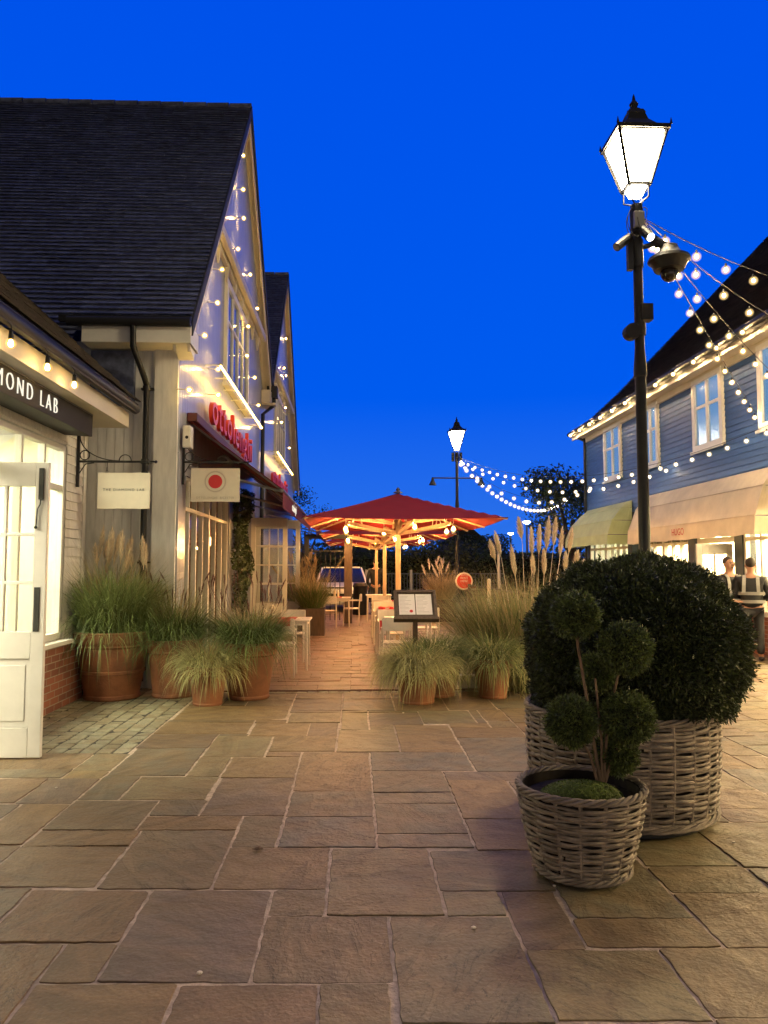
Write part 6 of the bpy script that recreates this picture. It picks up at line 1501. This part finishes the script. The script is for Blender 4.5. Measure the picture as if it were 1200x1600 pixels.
def far_house(label, x0, x1, ye, yt, Y, roofc, apex=None):
    a = py(x0, ye, Y); b = py(x1, ye, Y); tp = py((x0+x1)/2, yt, Y)
    t = thing('far_building', label, 'building', (a.x, Y, 0)); MB().box(a.x, b.x, Y, Y+6, 0, a.z).build('wall', M['farbuild'], t)
    MB().prism([(a.x-.3, Y-.2, a.z), (b.x+.3, Y-.2, a.z), ((a.x+b.x)/2 if apex is None else a.x+(b.x-a.x)*apex, Y-.2, tp.z)], (0, 6.4, 0)).build('roof', roofc, t)
    for k in range(3):
        xx = a.x+(b.x-a.x)*(k+.5)/3; wv_ = MB().box(xx-.5, xx+.5, Y-.05, Y+.02, a.z*.45, a.z*.8).build('window', M['carglass'], t)
    return t
far_house('dark grey far building with a pitched roof behind the conifer', 700, 757, 848, 818, 52, M['roof2'])
far_house('low dark far building on the horizon right of the far lamp', 772, 842, 878, 866, 70, M['roof2'])
far_house('dark building behind the parked car and terrace', 470, 640, 872, 850, 46, M['roof2'])
struct(MB().prism([(-120, 110, -1), (160, 110, -1), (160, 110, 3.0), (90, 110, 3.8), (40, 110, 2.6), (0, 110, 3.4), (-60, 110, 2.6), (-120, 110, 3.5)], (0, 30, 0)).build('hills', M['hill']))
for (x, y, Y, lb) in ((798, 836, 55, 'small distant street lamp with a square head over the horizon'), (823, 819, 42, 'distant street lamp with a flat bright head behind the pampas plumes')):
    p = py(x, y, Y); t = thing('distant_lamp', lb, 'street lamp', (p.x, Y, 0)); MB().tube([(p.x, Y, 0), (p.x, Y, p.z)], .06, 8).build('post', M['lead'], t)
    MB().lathe([(.06, 0), (.2, .08), (.22, .14), (.15, .17)], 12, (p.x, Y, p.z)).build('head', M['farlight'], t)
p = py(563, 930, 24.2)
tag(MB().lathe([(.22, 0), (.24, .05), (.22, .9), (.25, .95), (.2, 1.05), (.001, 1.08)], 16, (p.x, 24.2, -.03)).build('litter_bin', M['black'], None, smooth=True), 'black litter bin between the parked car and the dark figure', 'litter bin')

rs = random.Random(21)
for (x, y) in ((866, 1386), (312, 1523), (740, 1452), (1146, 1318), (88, 1232), (630, 1115)):
    p = gp(x, y); s_ = rs.uniform(.006, .011)
    tag(MB().ball((p.x, p.y, s_*.55+.003), s_, 7, 5, (1.3, 1.0, .6)).build('pebble', M['signwhite'], None), 'tiny white pebble lying loose on the brown paving', 'pebble', 'tiny white pebbles on the paving')
for (x, y, lb) in ((722, 1080, 'small brown fallen leaf on the paving in front of the right hand pots'), (402, 1330, 'small curled brown leaf on a large flagstone left of centre'), (748, 1088, 'second small brown fallen leaf just right of the first one by the pots')):
    p = gp(x, y); a = rs.uniform(0, 6); u_ = Vector((math.cos(a), math.sin(a), 0)); v_ = Vector((-math.sin(a), math.cos(a), 0)); mb = MB(); c0 = Vector((p.x, p.y, .012))
    P = [c0-u_*.035, c0-u_*.01+v_*.016+Vector((0, 0, .008)), c0+u_*.03, c0-u_*.01-v_*.016+Vector((0, 0, .01)), c0+Vector((0, 0, -.004))]
    mb.add(P, [(0, 4, 1), (1, 4, 2), (2, 4, 3), (3, 4, 0)]); o = mb.build('fallen_leaf', M['bark'], None); o.modifiers.new('Solidify', 'SOLIDIFY').thickness = .0012; tag(o, lb, 'leaf')

# ------------------------------------------------------------------ people
def skin(name, pts, edges, rad, m, parent, sub=1):
    me = bpy.data.meshes.new(name); me.from_pydata(pts, edges, []); o = bpy.data.objects.new(name, me); C.objects.link(o); o.parent = parent
    md = o.modifiers.new('Skin', 'SKIN'); md.use_smooth_shade = True
    sv = me.skin_vertices[0].data
    for i, r in enumerate(rad): sv[i].radius = (r if isinstance(r, tuple) else (r, r)); sv[i].use_root = (i == 0)
    s = o.modifiers.new('Subd', 'SUBSURF'); s.levels = sub; s.render_levels = sub+0
    me.materials.append(m); ORG[o.name] = Vector((0, 0, 0)); return o
def hand(pts, edges, rad, w_, d, s):
    """palm and five fingers from wrist index w_ at direction d"""
    wv_ = Vector(pts[w_]); d = Vector(d).normalized(); sd = Vector((s, 0, 0)); sd = (sd-d*sd.dot(d)).normalized()
    k = len(pts); pts.append(tuple(wv_+d*.05)); edges.append((w_, k)); rad.append((.030, .018))
    for i, (o_, L) in enumerate(((-.026, .07), (-.009, .082), (.009, .078), (.026, .062))):
        a = wv_+d*.085+sd*o_; j = len(pts); pts.extend([tuple(a), tuple(a+d*L*.5+Vector((0, -.008, 0))), tuple(a+d*L+Vector((0, -.024, 0)))]); edges.extend([(k, j), (j, j+1), (j+1, j+2)]); rad.extend([.0095, .0085, .0065])
    a = wv_+d*.03+sd*(-.04); j = len(pts); pts.extend([tuple(a), tuple(a+d*.035-sd*.012)]); edges.extend([(k, j), (j, j+1)]); rad.extend([.011, .008])
def person(label, x, y, rz, H, jacket, vest, hand_front, headturn=0.0, trousers=None):
    t = local_thing('person', label, 'person', (x, y, 0), None, rz); s = H/1.75
    z = lambda v: v*s
    # body (skin): head, neck, arms, hands, legs as one surface
    P = [(0, 0, z(.96)), (0, 0, z(1.2)), (0, 0, z(1.42)), (0, .0, z(1.50)), (0, -.01, z(1.58)), (0, -.012, z(1.66)), (0, 0, z(1.73))]
    E_ = [(0, 1), (1, 2), (2, 3), (3, 4), (4, 5), (5, 6)]; Rr = [(.13, .10), (.13, .09), (.13, .09), .055, (.068, .080), (.076, .094), (.055, .065)]
    JP = [(0, 0, z(.88)), (0, 0, z(1.05)), (0, -.005, z(1.25)), (0, 0, z(1.40)), (0, 0, z(1.475))]; JE = [(0, 1), (1, 2), (2, 3), (3, 4)]; JR = [(.185, .14), (.18, .135), (.20, .14), (.19, .125), (.085, .085)]
    for sx in (-1, 1):
        sh = (sx*.19, 0, z(1.39)); el_ = (sx*.27, .03, z(1.12)); wr = (sx*.12, -.22, z(1.02)) if hand_front else (sx*.26, -.10, z(.88))
        k = len(P); P += [sh, el_, wr]; E_ += [(2, k), (k, k+1), (k+1, k+2)]; Rr += [.05, .042, .028]
        hand(P, E_, Rr, k+2, (Vector(wr)-Vector(el_)).normalized() if not hand_front else Vector((-sx*.8, -.3, -.1)), sx)
        j = len(JP); JP += [sh, el_, tuple(Vector(el_).lerp(Vector(wr), .93))]; JE += [(3, j), (j, j+1), (j+1, j+2)]; JR += [.075, .062, .046]
        k = len(P); P += [(sx*.09, 0, z(.90)), (sx*.10, -.01, z(.50)), (sx*.11, .02, z(.09)), (sx*.12, -.12, z(.04))]; E_ += [(0, k), (k, k+1), (k+1, k+2), (k+2, k+3)]; Rr += [.085, .058, .042, .035]
    body = skin('body', P, E_, Rr, M['skin'], t, 2)
    skin('jacket', JP, JE, JR, jacket, t, 2)
    TP = [(0, 0, z(.93)), (-.09, 0, z(.84)), (-.10, -.01, z(.48)), (-.11, .02, z(.10)), (.09, 0, z(.84)), (.10, -.01, z(.48)), (.11, .02, z(.10))]
    skin('trousers', TP, [(0, 1), (1, 2), (2, 3), (0, 4), (4, 5), (5, 6)], [(.16, .12), .10, .078, .066, .10, .078, .066], trousers or M['jacket'], t, 1)
    sh_ = MB()
    for sx in (-1, 1): sh_.ball((sx*.115, -.05, .045), .05, 12, 8, (.95, 2.4, .9))
    sh_.build('shoe', M['black'], t, smooth=True)
    # hair cap, ears, eyes, nose, mouth
    hb = MB(); hb.ball((0, .022, z(1.69)), .092, 16, 12, (.88, 1.0, .95)); hr = hb.build('hair', M['hair'], t, smooth=True)
    fc = MB()
    fc.tube([(0, -.098, z(1.665)), (0, -.125, z(1.625)), (0, -.10, z(1.615))], [.008, .014, .008], 8)
    for sx in (-1, 1): fc.ball((sx*.083, .0, z(1.635)), .024, 8, 6, (.4, .8, 1.2))
    fc.ball((0, -.03, z(1.635)), .084, 16, 12, (.92, .92, 1.22))
    fc.build('face', M['skin'], t, smooth=True)
    ey = MB()
    for sx in (-1, 1): ey.ball((sx*.032, -.100, z(1.655)), .010, 8, 6, (1.2, .6, .7)); ey.tube([(sx*.015, -.106, z(1.675)), (sx*.05, -.095, z(1.677))], .005, 6)
    ey.tube([(-.022, -.103, z(1.583)), (.022, -.103, z(1.583))], .006, 6)
    ey.build('eyes_and_mouth', M['ink'], t)
    if vest:
        vb = MB()
        def band(zc, hh, a0=0, a1=2*PI, rx=.212, ry=.158, cz=None):
            pts_ = [(rx*math.cos(a), ry*math.sin(a), zc) for a in np.linspace(a0, a1, 33)]
            for p_, q_2 in zip(pts_[:-1], pts_[1:]):
                d_ = Vector((math.cos(0), 0, 0)); vb.add([(p_[0], p_[1], zc-hh), (q_2[0], q_2[1], zc-hh), (q_2[0], q_2[1], zc+hh), (p_[0], p_[1], zc+hh)], [(0, 1, 2, 3)])
        band(z(1.02), .026, rx=.205, ry=.16); band(z(1.16), .026, rx=.215, ry=.165)
        for sx in (-1, 1):
            pts_ = [(sx*.11, -.168, z(1.17)), (sx*.105, -.165, z(1.30)), (sx*.10, -.13, z(1.41)), (sx*.10, -.05, z(1.475)), (sx*.10, .05, z(1.475)), (sx*.10, .13, z(1.41)), (sx*.105, .165, z(1.30)), (sx*.11, .168, z(1.17))]
            for p_, q_2 in zip(pts_[:-1], pts_[1:]): vb.add([(p_[0]-.026, p_[1], p_[2]), (p_[0]+.026, p_[1], p_[2]), (q_2[0]+.026, q_2[1], q_2[2]), (q_2[0]-.026, q_2[1], q_2[2])], [(0, 1, 2, 3)])
        o = vb.build('reflective_strips', M['reflective'], t); o.modifiers.new('Solidify', 'SOLIDIFY').thickness = .006
    return t
pa = py(1139, 900, 12.55); pb = py(1171, 900, 12.35)
person('guard in black jacket with silver strips, facing the camera, hands together', pa.x, 12.55, R_(8), 1.69, M['jacket'], True, True)
person('guard in black jacket with silver strips turned away toward the shop', pb.x, 12.3, R_(150), 1.67, M['jacket'], True, True)
pd = py(587, 900, 25.0)
person('dark figure with back to the camera in the shadows behind the umbrella poles', pd.x, 25.0, PI, 1.78, M['jacket'], False, False, trousers=mat('grey_trousers', (.06, .065, .07), .8))
